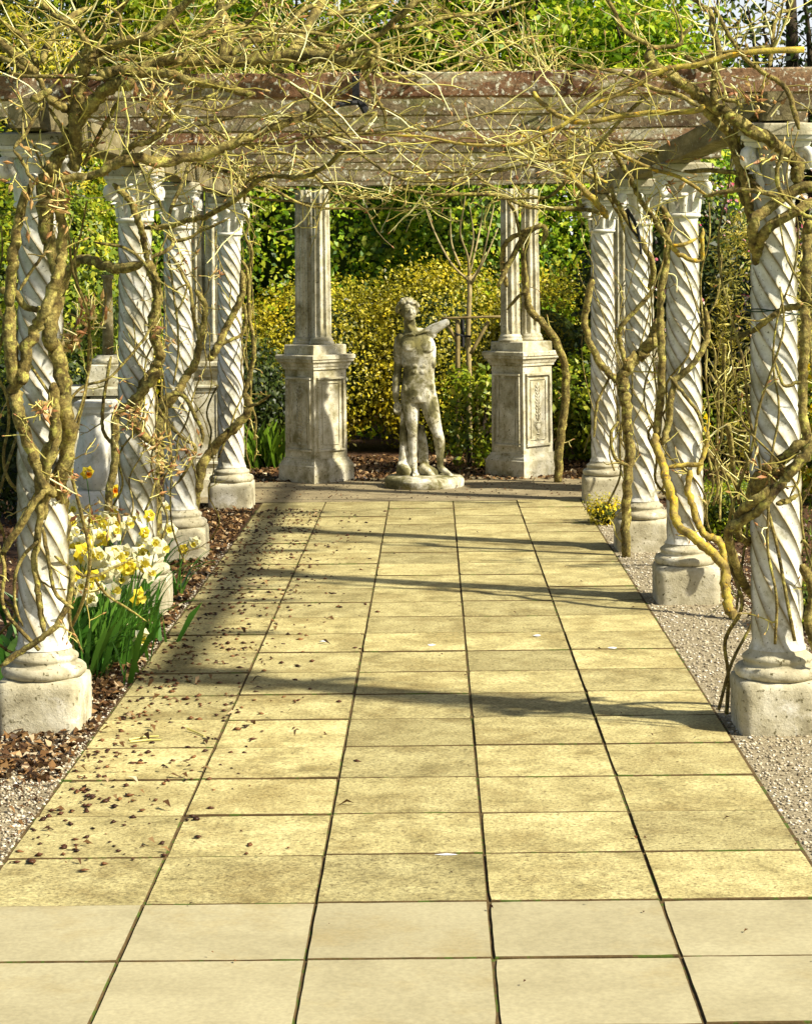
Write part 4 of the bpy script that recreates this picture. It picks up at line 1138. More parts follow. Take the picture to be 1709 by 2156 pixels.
# zone, kind (s stem, b branch, m mossy branch), depth from, depth to, radius from, radius to (in traced units), points
VINES = {
 'L1': [
  ('P', 's', [10.2, 9.9, 9.6, 9.4, 9.25, 9.2, 9.15, 9.15, 9.12, 9.1, 9.1, 9.1, 9.1, 9.1, 9.1, 9.1, 9.0], 9.1, 36, 27, [(410, 3080), (385, 2700), (362, 2330), (375, 2060), (355, 1850), (405, 1650), (400, 1450), (380, 1280), (335, 1080), (300, 950), (335, 750), (350, 600), (310, 450), (275, 330), (270, 200), (290, 60), (320, -60)]),
  ('P', 's', 9.2, 9.05, 30, 22, [(260, 2060), (255, 1850), (275, 1700), (335, 1560), (325, 1400), (330, 1250)]),
  ('P', 's', 8.98, 8.95, 30, 22, [(60, 780), (72, 1100), (92, 1290), (112, 1410), (160, 1570), (215, 1730), (262, 1850), (330, 1930)]),
  ('P', 's', 8.95, 8.95, 26, 20, [(130, 1260), (150, 1160), (165, 1050), (215, 930), (270, 820), (320, 690), (355, 590), (365, 480), (375, 330), (350, 180), (380, 60)]),
  ('P', 's', 8.9, 8.9, 24, 18, [(60, 800), (72, 640), (85, 500), (108, 300), (140, 180), (190, 60)]),
  ('P', 'b', 8.9, 8.95, 8, 7, [(120, 700), (170, 610), (240, 510), (290, 440), (310, 330), (320, 170)]),
  ('P', 'b', 9.0, 9.0, 22, 14, [(0, 690), (90, 720), (160, 800), (250, 800)]),
  ('Q', 's', 8.95, 8.95, 17, 12, [(340, 30), (290, 200), (265, 330), (245, 470), (225, 640), (207, 760), (225, 900), (245, 1050), (265, 1190)]),
  ('Q', 's', 8.92, 8.92, 13, 12, [(440, 800), (430, 860), (410, 1010), (340, 1140), (250, 1220), (130, 1300), (0, 1390)]),
  ('Q', 's', 8.93, 8.93, 15, 13, [(10, 720), (130, 540), (230, 380), (300, 330)]),
  ('Q', 'b', 8.93, 8.93, 11, 9, [(255, 560), (290, 740), (320, 920), (380, 1000), (440, 1045)]),
  ('Q', 'b', 8.93, 8.93, 10, 7, [(230, 640), (150, 720), (100, 830), (90, 900), (100, 1050), (140, 1150)]),
  ('Q', 'b', 9.2, 10.0, 10, 5, [(330, 730), (460, 830), (560, 850), (680, 800), (800, 740)]),
  ('Q', 'b', 9.2, 9.6, 8, 4, [(570, 870), (640, 960), (760, 1040), (880, 1120)]),
  ('Q', 'b', 9.2, 9.4, 8, 4, [(410, 1010), (420, 1130), (460, 1220), (500, 1310)]),
  ('A', 's', 9.2, 8.85, 42, 36, [(330, 1560), (390, 1380), (470, 1230), (560, 1060), (640, 930), (700, 850), (830, 710), (960, 660), (1050, 650)]),
  ('A', 's', 9.1, 8.9, 36, 30, [(1000, 650), (1080, 560), (1160, 520), (1380, 470), (1540, 480), (1700, 485), (1940, 475), (2190, 450), (2420, 430), (2590, 460), (2770, 490), (2940, 500), (3010, 520)]),
  ('A', 'b', 8.85, 8.8, 14, 11, [(320, 1440), (240, 1390), (190, 1290), (110, 1180)]),
  ('A', 'b', 8.8, 8.85, 13, 10, [(110, 1170), (200, 1060), (290, 900), (340, 810)]),
  ('A', 's', 8.9, 8.7, 24, 12, [(350, 1450), (520, 1410), (760, 1370), (900, 1310), (985, 1230), (1040, 1150), (1180, 1110), (1340, 970), (1400, 860), (1430, 820)]),
  ('A', 's', 8.8, 8.9, 30, 20, [(760, 1370), (1010, 1260), (1280, 1280), (1500, 1240), (1709, 1190), (1870, 1110), (2040, 1050), (2240, 970), (2400, 920), (2500, 860), (2640, 820)]),
  ('B', 'b', 8.9, 8.95, 18, 9, [(860, 930), (950, 960), (1050, 1020), (1220, 1100)]),
  ('A', 's', 9.05, 8.9, 38, 22, [(600, 1350), (600, 1200), (595, 1050), (605, 850), (650, 650), (670, 520), (730, 430), (800, 400), (950, 340), (1170, 280), (1300, 180), (1440, 50), (1550, -60)]),
  ('A', 'b', 8.9, 9.0, 12, 6, [(730, 420), (800, 320), (840, 210), (780, 110)]),
  ('A', 'b', 8.9, 9.0, 20, 18, [(720, 400), (650, 280), (590, 220), (480, 150), (400, 80), (300, 0), (240, -60)]),
  ('A', 'b', 8.9, 9.2, 18, 13, [(1240, 240), (1330, 140), (1340, 60), (1330, -40)]),
  ('A', 'b', 9.0, 9.3, 12, 20, [(1350, 150), (1420, 250), (1560, 265), (1640, 200), (1760, 80), (1850, 0), (1920, -60)]),
  ('A', 'b', 8.85, 8.9, 15, 11, [(690, 610), (820, 620), (960, 620), (1060, 690)]),
  ('A', 'b', 8.85, 8.85, 12, 11, [(60, 570), (200, 600), (420, 605), (630, 610)]),
  ('A', 's', 8.9, 8.9, 26, 20, [(300, 600), (200, 500), (100, 410), (0, 330), (-100, 260)]),
  ('A', 'b', 8.95, 8.95, 20, 14, [(300, 570), (250, 400), (180, 290), (100, 230), (0, 150)]),
  ('A', 'b', 8.9, 8.9, 20, 17, [(-40, 440), (100, 490), (220, 560), (300, 600), (340, 680), (350, 730)]),
  ('A', 's', 8.9, 8.85, 32, 18, [(780, 610), (880, 570), (1000, 555), (1160, 575), (1330, 580), (1500, 640), (1690, 665), (1800, 690), (1900, 725), (2010, 740)]),
  ('A', 'b', 8.9, 9.4, 24, 18, [(340, 480), (390, 340), (500, 190), (560, 130), (690, 60)]),
  ('A', 'b', 8.85, 8.85, 30, 26, [(250, 790), (330, 750), (410, 715)]),
  ('A', 's', 8.95, 9.1, 26, 22, [(370, 770), (470, 830), (560, 870), (600, 950)]),
  ('A', 'b', 8.8, 8.85, 14, 9, [(1110, 840), (1150, 930), (1200, 990), (1260, 1010), (1330, 960)]),
  ('A', 'b', 8.8, 8.85, 11, 9, [(1220, 810), (1300, 880), (1370, 930)]),
  ('A', 'b', 8.9, 8.95, 12, 8, [(970, 320), (950, 220), (950, 130), (870, 60), (820, 50)]),
  ('A', 'b', 8.75, 8.75, 7, 6, [(960, 400), (1080, 510), (1180, 600), (1290, 700)]),
  ('A', 'b', 8.9, 9.2, 13, 12, [(1240, 460), (1400, 370), (1600, 270), (1780, 230), (1940, 210), (2140, 230), (2410, 250), (2640, 285)]),
  ('A', 'b', 9.0, 9.0, 14, 12, [(390, 850), (460, 960), (530, 1100), (580, 1300)]),
  ('A', 'b', 9.3, 9.2, 18, 15, [(660, 1300), (740, 1150), (850, 950), (940, 790)]),
  ('B', 'b', 8.95, 8.9, 20, 10, [(1310, 520), (1370, 650), (1440, 800), (1490, 880), (1500, 1010)]),
  ('B', 's', 9.2, 9.6, 30, 24, [(740, 440), (830, 300), (900, 200), (960, 80), (1000, -30)]),
  ('B', 's', 9.3, 9.5, 34, 28, [(210, 450), (260, 330), (255, 230), (210, 130), (200, -20)]),
  ('B', 'b', 9.2, 9.5, 22, 16, [(280, 440), (420, 330), (600, 310), (700, 250), (760, 180), (860, 70), (960, 40)]),
  ('B', 'b', 8.95, 8.9, 14, 26, [(880, 520), (1080, 410), (1310, 310), (1450, 270), (1560, 170), (1709, 40), (1790, -40)]),
  ('B', 'b', 8.9, 8.85, 24, 12, [(1180, 490), (1330, 400), (1430, 450), (1440, 370), (1370, 310)]),
  ('B', 'b', 8.9, 9.3, 11, 9, [(1380, 560), (1500, 610), (1709, 600), (1820, 600), (1990, 550), (2140, 490), (2340, 440)]),
  ('B', 'b', 8.8, 8.85, 10, 9, [(430, 280), (500, 380), (580, 480), (700, 470), (880, 510)]),
  ('B', 'b', 8.8, 8.8, 11, 10, [(560, 570), (770, 660), (900, 790), (1100, 960), (1240, 1100)]),
  ('B', 'b', 8.85, 9.0, 9, 7, [(0, 930), (170, 1040), (330, 1130), (500, 1130), (900, 1080), (1250, 1055), (1709, 1030), (1940, 990), (2240, 910), (2490, 860), (2680, 855)]),
  ('B', 'b', 8.85, 8.85, 10, 7, [(1270, 1040), (1350, 970), (1430, 890), (1290, 910), (1130, 910), (1060, 820)]),
  ('B', 'b', 8.8, 8.85, 10, 7, [(0, 840), (150, 870), (300, 830), (480, 740)]),
  ('B', 'b', 8.8, 8.85, 10, 7, [(-30, 810), (100, 760), (200, 720), (330, 640)]),
  ('B', 'b', 8.9, 8.95, 9, 7, [(0, 1000), (300, 930), (480, 915), (620, 940), (740, 890), (830, 960)]),
  ('B', 'b', 9.4, 9.8, 17, 15, [(1040, 110), (1200, 90), (1380, 70), (1500, -10)]),
  ('C', 'b', 9.1, 9.4, 14, 9, [(-30, 220), (300, 180), (400, 145), (650, 115), (880, 70), (1060, 10)]),
 ],
 'L2': [
  ('L', 's', 12.3, 12.15, 42, 40, [(330, 2420), (350, 2250), (400, 2090), (480, 1980), (550, 1850), (545, 1750), (500, 1600), (495, 1400), (540, 1250), (520, 1100), (470, 960), (430, 860)]),
  ('L', 's', 12.15, 12.1, 30, 24, [(430, 860), (400, 700), (380, 560), (330, 440), (280, 300), (230, 240), (170, 180), (90, 100)]),
  ('L', 's', 12.1, 11.3, 26, 18, [(400, 540), (640, 530), (820, 470), (1000, 430), (1200, 330), (1350, 230), (1550, 60), (1700, 20), (1950, 40), (2150, -40), (2330, -180), (2420, -270)]),
  ('P', 's', 12.1, 12.5, 24, 22, [(850, 540), (740, 565), (640, 560), (540, 510), (460, 530), (400, 600), (380, 720)]),
  ('P', 's', 12.1, 12.1, 24, 18, [(960, 1180), (880, 1270), (790, 1370), (700, 1440), (690, 1600), (680, 1780), (650, 1950), (640, 2300), (625, 2690)]),
  ('P', 'b', 12.1, 12.1, 24, 16, [(770, 1450), (850, 1550), (930, 1620), (980, 1690)]),
  ('P', 'b', 12.2, 12.2, 9, 9, [(665, 1090), (640, 1230), (612, 1430), (622, 1550), (690, 1630)]),
  ('P', 'b', 11.6, 11.7, 8, 6, [(380, 1400), (500, 1270), (640, 1230), (760, 1110), (880, 960), (955, 820)]),
  ('P', 'b', 12.0, 12.0, 8, 7, [(560, 410), (740, 440), (850, 520), (930, 640), (960, 720)]),
  ('A', 'b', 12.0, 11.5, 12, 8, [(1100, 1290), (1160, 1420), (1220, 1540), (1290, 1660)]),
  ('A', 'b', 12.0, 11.5, 16, 12, [(1500, 1280), (1440, 1440), (1370, 1600), (1330, 1720)]),
  ('B', 'b', 12.0, 11.6, 12, 7, [(390, 1600), (395, 1500), (410, 1430), (500, 1380)]),
 ],
 'L3': [
  ('L', 's', 14.3, 14.25, 46, 22, [(545, 3950), (520, 3400), (510, 2900), (560, 2420), (640, 2290), (740, 2150), (830, 2010), (900, 1900), (940, 1760), (960, 1640), (1000, 1480), (1005, 1300), (900, 1150)]),
  ('L', 'b', 14.2, 14.2, 17, 13, [(950, 1660), (910, 1500), (880, 1350), (870, 1200), (830, 1100), (720, 900), (660, 820)]),
  ('L', 'b', 14.2, 14.1, 18, 14, [(620, 600), (690, 680), (640, 760), (520, 810), (450, 850)]),
  ('L', 'b', 14.2, 14.1, 16, 10, [(680, 680), (850, 640), (960, 570), (1090, 520), (1250, 440)]),
  ('L', 'b', 14.2, 14.2, 10, 9, [(640, 800), (680, 1050), (700, 1250), (730, 1450), (740, 1650), (735, 1850), (690, 2100)]),
  ('L', 'b', 14.2, 14.2, 9, 8, [(700, 1400), (770, 1300), (830, 1120), (760, 1130), (700, 1180)]),
  ('P', 'b', 14.1, 14.2, 10, 8, [(920, 1230), (930, 1370), (1000, 1480), (1080, 1570), (1170, 1640), (1120, 1760), (1060, 1850)]),
  ('P', 'b', 14.1, 14.2, 14, 8, [(940, 1380), (1020, 1320), (1100, 1330), (1160, 1440), (1210, 1540), (1200, 1640)]),
 ],
 'L4': [
  ('P', 's', 17.3, 17.2, 26, 20, [(1155, 2040), (1175, 1900), (1200, 1770), (1270, 1650), (1350, 1560), (1440, 1480), (1485, 1400), (1460, 1310)]),
  ('L', 's', 17.2, 17.1, 20, 13, [(1390, 2210), (1450, 1980), (1490, 1850), (1485, 1650), (1450, 1450), (1440, 1250), (1440, 1060), (1420, 950), (1360, 860)]),
  ('L', 's', 17.1, 17.1, 34, 24, [(1060, 1860), (1090, 1780), (1150, 1680), (1210, 1540), (1290, 1400), (1350, 1270), (1380, 1120), (1370, 960)]),
  ('L', 'b', 17.1, 17.1, 16, 13, [(1120, 1720), (1250, 1660), (1360, 1610), (1410, 1480), (1400, 1300)]),
  ('L', 'b', 17.2, 17.0, 15, 12, [(1370, 960), (1460, 880), (1470, 760), (1410, 640), (1440, 500), (1400, 380)]),
  ('P', 'b', 17.1, 17.0, 8, 5, [(1480, 1395), (1560, 1360), (1615, 1320)]),
 ],
 'R1': [
  ('E', 's', 9.0, 8.95, 22, 16, [(905, 820), (908, 750), (870, 690), (760, 620), (650, 550), (560, 490), (470, 430), (400, 380), (320, 330), (250, 280), (245, 215)]),
  ('E', 'b', 8.95, 9.0, 10, 8, [(245, 205), (160, 160), (110, 110), (80, 40), (45, -20)]),
  ('E', 'b', 8.95, 9.0, 9, 7, [(240, 205), (310, 215), (380, 200), (390, 165), (440, 110)]),
  ('E', 'b', 8.95, 9.1, 15, 8, [(540, 470), (530, 390), (555, 240), (525, 130), (520, 60), (470, 20), (430, -20)]),
  ('E', 'b', 9.0, 9.1, 10, 7, [(545, 260), (500, 320), (440, 280), (400, 250)]),
  ('E', 'b', 8.9, 9.0, 11, 7, [(915, 585), (880, 450), (840, 380), (760, 330), (680, 270), (620, 190), (570, 100), (530, 30)]),
  ('E', 'b', 9.2, 9.4, 9, 7, [(780, 310), (795, 200), (800, 130), (830, 60), (880, 45)]),
  ('E', 'b', 8.9, 9.0, 9, 8, [(460, 480), (380, 430), (260, 400), (150, 345), (20, 310), (-150, 290)]),
  ('E', 's', 9.0, 9.1, 15, 13, [(490, 490), (560, 560), (610, 610), (640, 720), (665, 800), (685, 900), (700, 1000)]),
  ('E', 's', 9.05, 9.1, 13, 12, [(630, 560), (640, 680), (660, 760), (690, 830)]),
  ('E', 's', 9.1, 9.1, 12, 13, [(850, 455), (760, 500), (700, 555), (680, 640), (672, 760), (720, 850), (800, 900)]),
  ('E', 'b', 8.9, 8.9, 9, 8, [(560, 440), (640, 460), (660, 490)]),
  ('E', 'm', 8.9, 9.1, 11, 9, [(490, 475), (440, 500), (200, 510), (0, 545), (-110, 545), (-210, 490), (-270, 430), (-280, 390)]),
  ('E', 'b', 9.2, 9.0, 10, 8, [(400, 770), (560, 770), (660, 790), (760, 860)]),
  ('E', 'b', 8.9, 8.8, 9, 8, [(480, 885), (650, 855), (760, 870), (820, 885)]),
  ('E', 'b', 8.85, 8.9, 9, 7, [(855, 650), (820, 760), (830, 860), (915, 950), (1000, 990)]),
  ('U', 's', [9.45, 9.35, 9.22, 9.12, 9.02, 8.98, 8.97, 8.97, 8.97, 8.97], 8.97, 28, 27, [(420, 1330), (340, 1190), (300, 1060), (268, 940), (238, 790), (240, 650), (310, 580), (420, 490), (550, 420), (700, 390)]),
  ('U', 's', [9.42, 9.3, 9.12, 9.0, 8.96, 8.96, 8.96], 8.96, 26, 26, [(400, 1200), (305, 1040), (275, 880), (300, 750), (380, 670), (520, 580), (700, 490)]),
  ('U', 's', 9.15, 9.1, 26, 26, [(120, 330), (165, 450), (210, 570), (230, 680)]),
  ('U', 's', 8.97, 8.97, 26, 24, [(640, 640), (610, 760), (612, 950), (605, 1200), (605, 1450), (585, 1620), (590, 1800), (580, 1950), (600, 2120), (640, 2300)]),
  ('U', 'b', 8.95, 9.1, 22, 14, [(700, 1200), (560, 1245), (460, 1270), (350, 1330), (260, 1410), (190, 1440), (60, 1490)]),
  ('U', 'b', 8.95, 8.95, 13, 9, [(620, 1790), (540, 1790), (450, 1815), (390, 1650)]),
  ('V', 's', [8.96, 8.96, 8.96, 8.98, 9.1, 9.2, 9.35], 9.0, 27, 27, [(700, 0), (540, 90), (420, 180), (310, 260), (235, 340), (225, 440), (300, 560)]),
  ('V', 's', [8.93, 8.93, 8.94, 9.0, 9.1, 9.18, 9.25, 9.35], 9.0, 23, 24, [(620, 130), (540, 200), (400, 290), (280, 340), (240, 420), (250, 560), (262, 720), (340, 860)]),
  ('V', 's', [8.90, 8.90, 8.90, 8.91, 8.94, 8.97, 9.0, 9.05, 9.1, 9.2, 9.35, 9.45, 9.5], 9.0, 22, 22, [(660, 30), (560, 170), (480, 270), (400, 370), (270, 520), (150, 600), (65, 650), (65, 760), (105, 890), (150, 1020), (250, 1170), (330, 1400), (400, 1900)]),
  ('V', 's', [8.92, 8.94, 9.0, 9.1, 9.2, 9.3, 9.4], 9.0, 24, 20, [(420, 350), (250, 450), (130, 570), (115, 680), (180, 740), (280, 770), (420, 790)]),
  ('V', 'b', 8.95, 8.97, 18, 14, [(390, 480), (460, 460), (540, 420)]),
  ('V', 'b', 8.95, 8.95, 9, 8, [(545, 240), (540, 320), (480, 430)]),
  ('V', 's', 9.0, 9.0, 24, 26, [(560, 900), (615, 1000), (640, 1150), (610, 1280), (640, 1420), (690, 1560)]),
  ('V', 'b', 8.95, 8.95, 8, 7, [(620, 800), (575, 740), (550, 755)]),
 ],
 'R2': [
  ('T', 'm', 11.9, 12.45, 26, 22, [(1230, 1180), (1195, 1120), (1160, 1000), (1150, 850), (1060, 740), (960, 660), (870, 590), (835, 520), (820, 420), (790, 300), (760, 200), (720, 80), (705, 0)]),
  ('T', 'm', 12.35, 12.4, 20, 17, [(1160, 830), (1130, 690), (1030, 640), (980, 560), (945, 450), (920, 330), (940, 230)]),
  ('T', 'm', 12.4, 12.4, 12, 13, [(1020, 190), (900, 200), (780, 212)]),
  ('T', 'm', 12.45, 12.5, 14, 14, [(985, 260), (1015, 150), (1040, 60), (1050, -20)]),
  ('S', 's', 12.45, 12.4, 22, 17, [(705, 1650), (725, 1500), (740, 1300), (735, 1050), (730, 850), (745, 700), (770, 560), (775, 400), (790, 300), (740, 200)]),
  ('S', 's', 12.4, 12.45, 18, 15, [(745, 1680), (775, 1560), (800, 1400), (830, 1280), (920, 1200), (990, 1100), (1025, 980), (1010, 830)]),
  ('S', 'm', 12.4, 12.4, 14, 10, [(790, 440), (850, 500), (930, 540), (985, 530), (992, 430), (995, 340)]),
  ('S', 'm', 12.4, 12.4, 11, 8, [(800, 450), (880, 440), (960, 400)]),
  ('S', 'b', 12.4, 12.4, 10, 8, [(790, 1260), (860, 1350), (960, 1480), (1000, 1580)]),
  ('S', 'b', 12.3, 12.0, 16, 12, [(800, 440), (740, 360), (680, 260), (620, 180), (560, 60), (470, -100), (400, -210)]),
  ('C', 'm', 12.2, 11.8, 14, 10, [(1709, 1440), (1400, 1310), (1200, 1180), (1000, 1030)]),
  ('C', 'b', 11.9, 11.4, 9, 7, [(1700, 1500), (1500, 1330), (1300, 1180), (1160, 1020)]),
  ('C', 'b', 11.8, 11.2, 9, 7, [(1620, 1560), (1600, 1320), (1500, 1170), (1300, 1000), (1190, 880), (1100, 780)]),
  ('C', 'm', 11.8, 11.4, 9, 8, [(1709, 1200), (1450, 1060), (1250, 960), (1080, 850)]),
  ('E', 'm', 12.0, 11.8, 8, 7, [(0, 640), (100, 690), (250, 760), (380, 800), (500, 880)]),
 ],
 'R3': [
  ('S', 's', 14.5, 14.45, 24, 34, [(520, 2380), (515, 2100), (530, 1850), (545, 1750), (530, 1620), (525, 1450), (500, 1360), (505, 1250), (545, 1180), (610, 1120), (680, 1050), (710, 980), (720, 900)]),
  ('S', 'b', 14.45, 14.4, 14, 11, [(510, 1180), (480, 1030), (490, 950), (560, 870), (650, 770), (680, 720)]),
  ('S', 'b', 14.45, 14.4, 10, 8, [(540, 1820), (460, 1780), (430, 1700), (430, 1600), (470, 1540)]),
  ('S', 's', 14.5, 14.3, 16, 13, [(660, 720), (690, 600), (650, 480), (560, 340), (480, 210), (420, 100)]),
  ('C', 'm', 14.3, 14.0, 26, 24, [(1290, 1255), (1180, 1215), (1060, 1155), (920, 1130)]),
  ('C', 'm', 14.3, 14.3, 24, 20, [(1709, 1720), (1640, 1620), (1520, 1500), (1400, 1360), (1290, 1255)]),
  ('C', 'b', 14.3, 14.0, 10, 8, [(1300, 1250), (1100, 1290), (900, 1340), (600, 1355), (350, 1350), (180, 1330)]),
  ('C', 'b', 14.2, 13.8, 8, 6, [(780, 1040), (640, 1130), (500, 1140), (200, 1170), (0, 1200)]),
 ],
 'R4': [
  ('S', 's', 17.4, 17.3, 18, 18, [(560, 1480), (520, 1350), (470, 1290), (400, 1220), (330, 1130), (275, 1000), (262, 870), (290, 740), (310, 640)]),
  ('S', 's', 17.3, 17.0, 15, 13, [(660, 640), (600, 520), (530, 400), (480, 250), (400, 130)]),
  ('S', 'b', 17.4, 17.4, 8, 7, [(320, 1640), (330, 1500), (350, 1400), (430, 1240)]),
  ('C', 'b', 16.6, 16.2, 15, 10, [(1709, 1690), (1500, 1650), (1200, 1640), (1050, 1620), (850, 1540), (600, 1530), (300, 1530), (0, 1470)]),
  ('C', 'b', 16.5, 16.0, 9, 7, [(900, 1550), (680, 1380), (560, 1280), (370, 1180)]),
 ],
 'RT': [
  ('M', 's', 19.5, 19.35, 18, 14, [(1550, 1525), (1560, 1330), (1580, 1180), (1592, 1000), (1560, 870), (1500, 760), (1420, 680), (1395, 580), (1385, 420), (1400, 280)]),
  ('M', 's', 19.3, 19.3, 11, 11, [(1255, 560), (1310, 440), (1380, 320), (1470, 245)]),
  ('M', 'b', 19.35, 19.3, 10, 10, [(1300, 560), (1280, 470), (1280, 380), (1330, 310), (1470, 260), (1490, 290), (1470, 350)]),
  ('M', 'b', 19.3, 19.3, 7, 6, [(1300, 670), (1360, 600), (1395, 560), (1380, 400), (1340, 200), (1300, 130)]),
 ],
}
VLAB = {
 'L1': 'bare wisteria with thick stems on the nearest left column', 'L2': 'bare wisteria twining the second left column', 'L3': 'bare wisteria twining the third left column',
 'L4': 'bare wisteria looping off the farthest left column', 'R1': 'bare brown wisteria coiled round the nearest right column', 'R2': 'yellow-lichened wisteria crossing the second right column',
 'R3': 'bare wisteria with a thick knot on the third right column', 'R4': 'bare wisteria on the farthest right column', 'RT': 'bare climber coiled on the fluted columns right of the statue'}
TW = {'L1': (340, 0.36), 'L2': (230, 0.38), 'L3': (170, 0.38), 'L4': (70, 0.32), 'R1': (160, 0.34), 'R2': (240, 0.40), 'R3': (160, 0.38), 'R4': (90, 0.36), 'RT': (16, 0.25)}

def twig_walk(p, d, ln, seg, g, wob, grav):
    pts = [p]
    for i in range(seg):
        d = unit(d + g.normal(size=3) * wob + np.array((0, 0, grav)))
        p = p + d * ln / seg
        pts.append(p)
    return np.array(pts)
bud_v = np.array([(0, 0, -1), (0.34, 0, -0.2), (0, 0.34, -0.2), (-0.34, 0, -0.2), (0, -0.34, -0.2), (0, 0, 1)])
bud_f = [(0, 2, 1), (0, 3, 2), (0, 4, 3), (0, 1, 4), (1, 2, 5), (2, 3, 5), (3, 4, 5), (4, 1, 5)]
def add_bud(mb, p, d, s, g):
    d = unit(np.asarray(d, float)); a = unit(np.cross(d, g.normal(size=3))); c = np.cross(d, a)
    mb.add(p + (bud_v[:, :1] * a + bud_v[:, 1:2] * c + bud_v[:, 2:] * d) * s, bud_f)
CLUSTERS = {'L1': [(75, 8.85, 400, 130, 40), (195, 9.3, 660, 40, 34), (150, 9.3, 720, 25, 22), (95, 8.9, 860, 20, 14), (205, 10.0, 1085, 60, 26), (120, 8.9, 420, 50, 22), (330, 8.8, 205, 50, 26), (120, 9.2, 1010, 40, 20)],
            'L2': [(275, 11.9, 870, 45, 34), (350, 12.0, 990, 40, 24), (345, 12.0, 700, 30, 10), (330, 11.9, 930, 40, 22)], 'L3': [(385, 14.0, 560, 40, 12), (390, 14.0, 950, 40, 20)], 'L4': [(460, 16.9, 575, 15, 8)],
            'R1': [(1590, 8.9, 210, 60, 20), (1620, 8.9, 330, 40, 10), (1600, 8.9, 980, 40, 10)], 'R2': [(1420, 12, 380, 60, 12)]}
for key, segs in VINES.items():
    g = np.random.default_rng(abs(hash(key)) % 1000 if False else sum(map(ord, key)) * 7)
    rr = random.Random(sum(map(ord, key)))
    root = thing('wisteria', VLAB[key], 'climber', (0, 0, 0), 0, 'wisterias trained over the pergola')
    lines = []
    for (zn, kind, d0, d1, r0, r1, pts) in segs:
        ox, oy, sc = ZN[zn]
        P3 = []
        for i, (x, y) in enumerate(pts):
            f = i / (len(pts) - 1)
            dep = (d0[i] if isinstance(d0, list) else d0 + (d1 - d0) * f) + (rr.uniform(-0.025, 0.025) if 0 < i < len(pts) - 1 else 0)
            P3.append(at(ox + x / sc, oy + y / sc, dep))
        q = spline(P3, 5)
        ra = np.linspace(r0, r1, len(q)) / sc * d1 / F * (1.45 if kind == 's' and key in ('L1', 'R1') else 1.2)
        kn = g.normal(size=len(q)); kn = np.convolve(np.abs(kn), [0.3, 0.5, 0.3], 'same')
        ra = ra * (0.95 + 0.09 * kn)
        ra[-1] *= 0.45; ra[-2] *= 0.8
        if P3[0].z > 0.15: ra[0] *= 0.5; ra[1] *= 0.85
        q = q + np.cumsum(g.normal(size=q.shape), axis=0) * 0.0 + g.normal(size=q.shape) * (ra * 0.16)[:, None]
        b = MB(); b.tube(q, ra, 10 if kind == 's' else 7)
        b.build('stem' if kind == 's' else 'branch', M['lichen_bark' if kind == 'm' else 'bark'], root, True)
        lines.append((q, ra, kind))
    # extra branches lying over the beams behind
    side = -1 if key[0] == 'L' else 1
    nx = {'L1': 3, 'L2': 5, 'L3': 5, 'L4': 4, 'R1': 2, 'R2': 6, 'R3': 5, 'R4': 5}.get(key, 0)
    if nx:
        ci = (int(key[1]) - 1) + (0 if side < 0 else 4)
        cx, cy = COLS[ci]
    for k in range(nx):
        s = np.array((cx + rr.uniform(-0.2, 0.2), cy + rr.uniform(-0.9, 1.1), rr.uniform(2.62, 3.0)))
        d = np.array((-side, rr.uniform(-0.7, 0.7), rr.uniform(0.0, 0.28)))
        q = twig_walk(s, d, rr.uniform(1.0, 2.3), 14, g, 0.17, -0.012)
        if key[1] == '1' : q[:, 1] = np.maximum(q[:, 1], 8.75)
        q[:, 2] = np.maximum(q[:, 2], 2.50)
        r0 = rr.uniform(0.011, 0.022)
        ra = np.linspace(r0, 0.005, len(q))
        q = spline(q, 2); ra = np.interp(np.linspace(0, 1, len(q)), np.linspace(0, 1, 15), ra)
        b = MB(); b.tube(q, ra, 6); b.build('branch', M['lichen_bark' if rr.random() < 0.3 and side > 0 else 'bark'], root, True)
        lines.append((q, ra, 'b'))
    # thin stems climbing round the column
    if key != 'RT':
        ci = (int(key[1]) - 1) + (0 if side < 0 else 4)
        cx, cy = COLS[ci]
        for k in range(7 if key[1] == '1' else 5):
            a0, tw_ = rr.uniform(0, 6.28), rr.uniform(-1.0, 1.0) * 1.3
            z0, z1_ = rr.uniform(0.0, 0.6), rr.uniform(1.6, 2.6)
            pts = []
            for i in range(12):
                f = i / 11
                rad_ = 0.145 + 0.05 * abs(math.sin(3 * f + a0)) + rr.uniform(0, 0.05) + (0.08 if z0 + (z1_ - z0) * f < 0.35 else 0)
                a = a0 + tw_ * 6.28 * f * 0.7 + rr.uniform(-0.25, 0.25)
                pts.append((cx + rad_ * math.cos(a), cy + rad_ * math.sin(a), z0 + (z1_ - z0) * f))
            q = spline(pts, 4)
            rs = rr.uniform(0.005, 0.010)
            ra = np.linspace(rs, rs * 0.5, len(q))
            b = MB(); b.tube(q, ra, 6); b.build('stem', M['bark'], root, True)
            lines.append((q, ra, 's'))
    # twigs and buds
    nt_, ln0 = TW[key]
    tb, bb = MB(), MB()
    wts = np.array([np.linalg.norm(np.diff(q, axis=0), axis=1).sum() * (1.0 if q[:, 2].mean() > 2.35 else 0.16) * (0.6 if k == 's' else 1.0) for q, ra, k in lines])
    wts /= wts.sum()
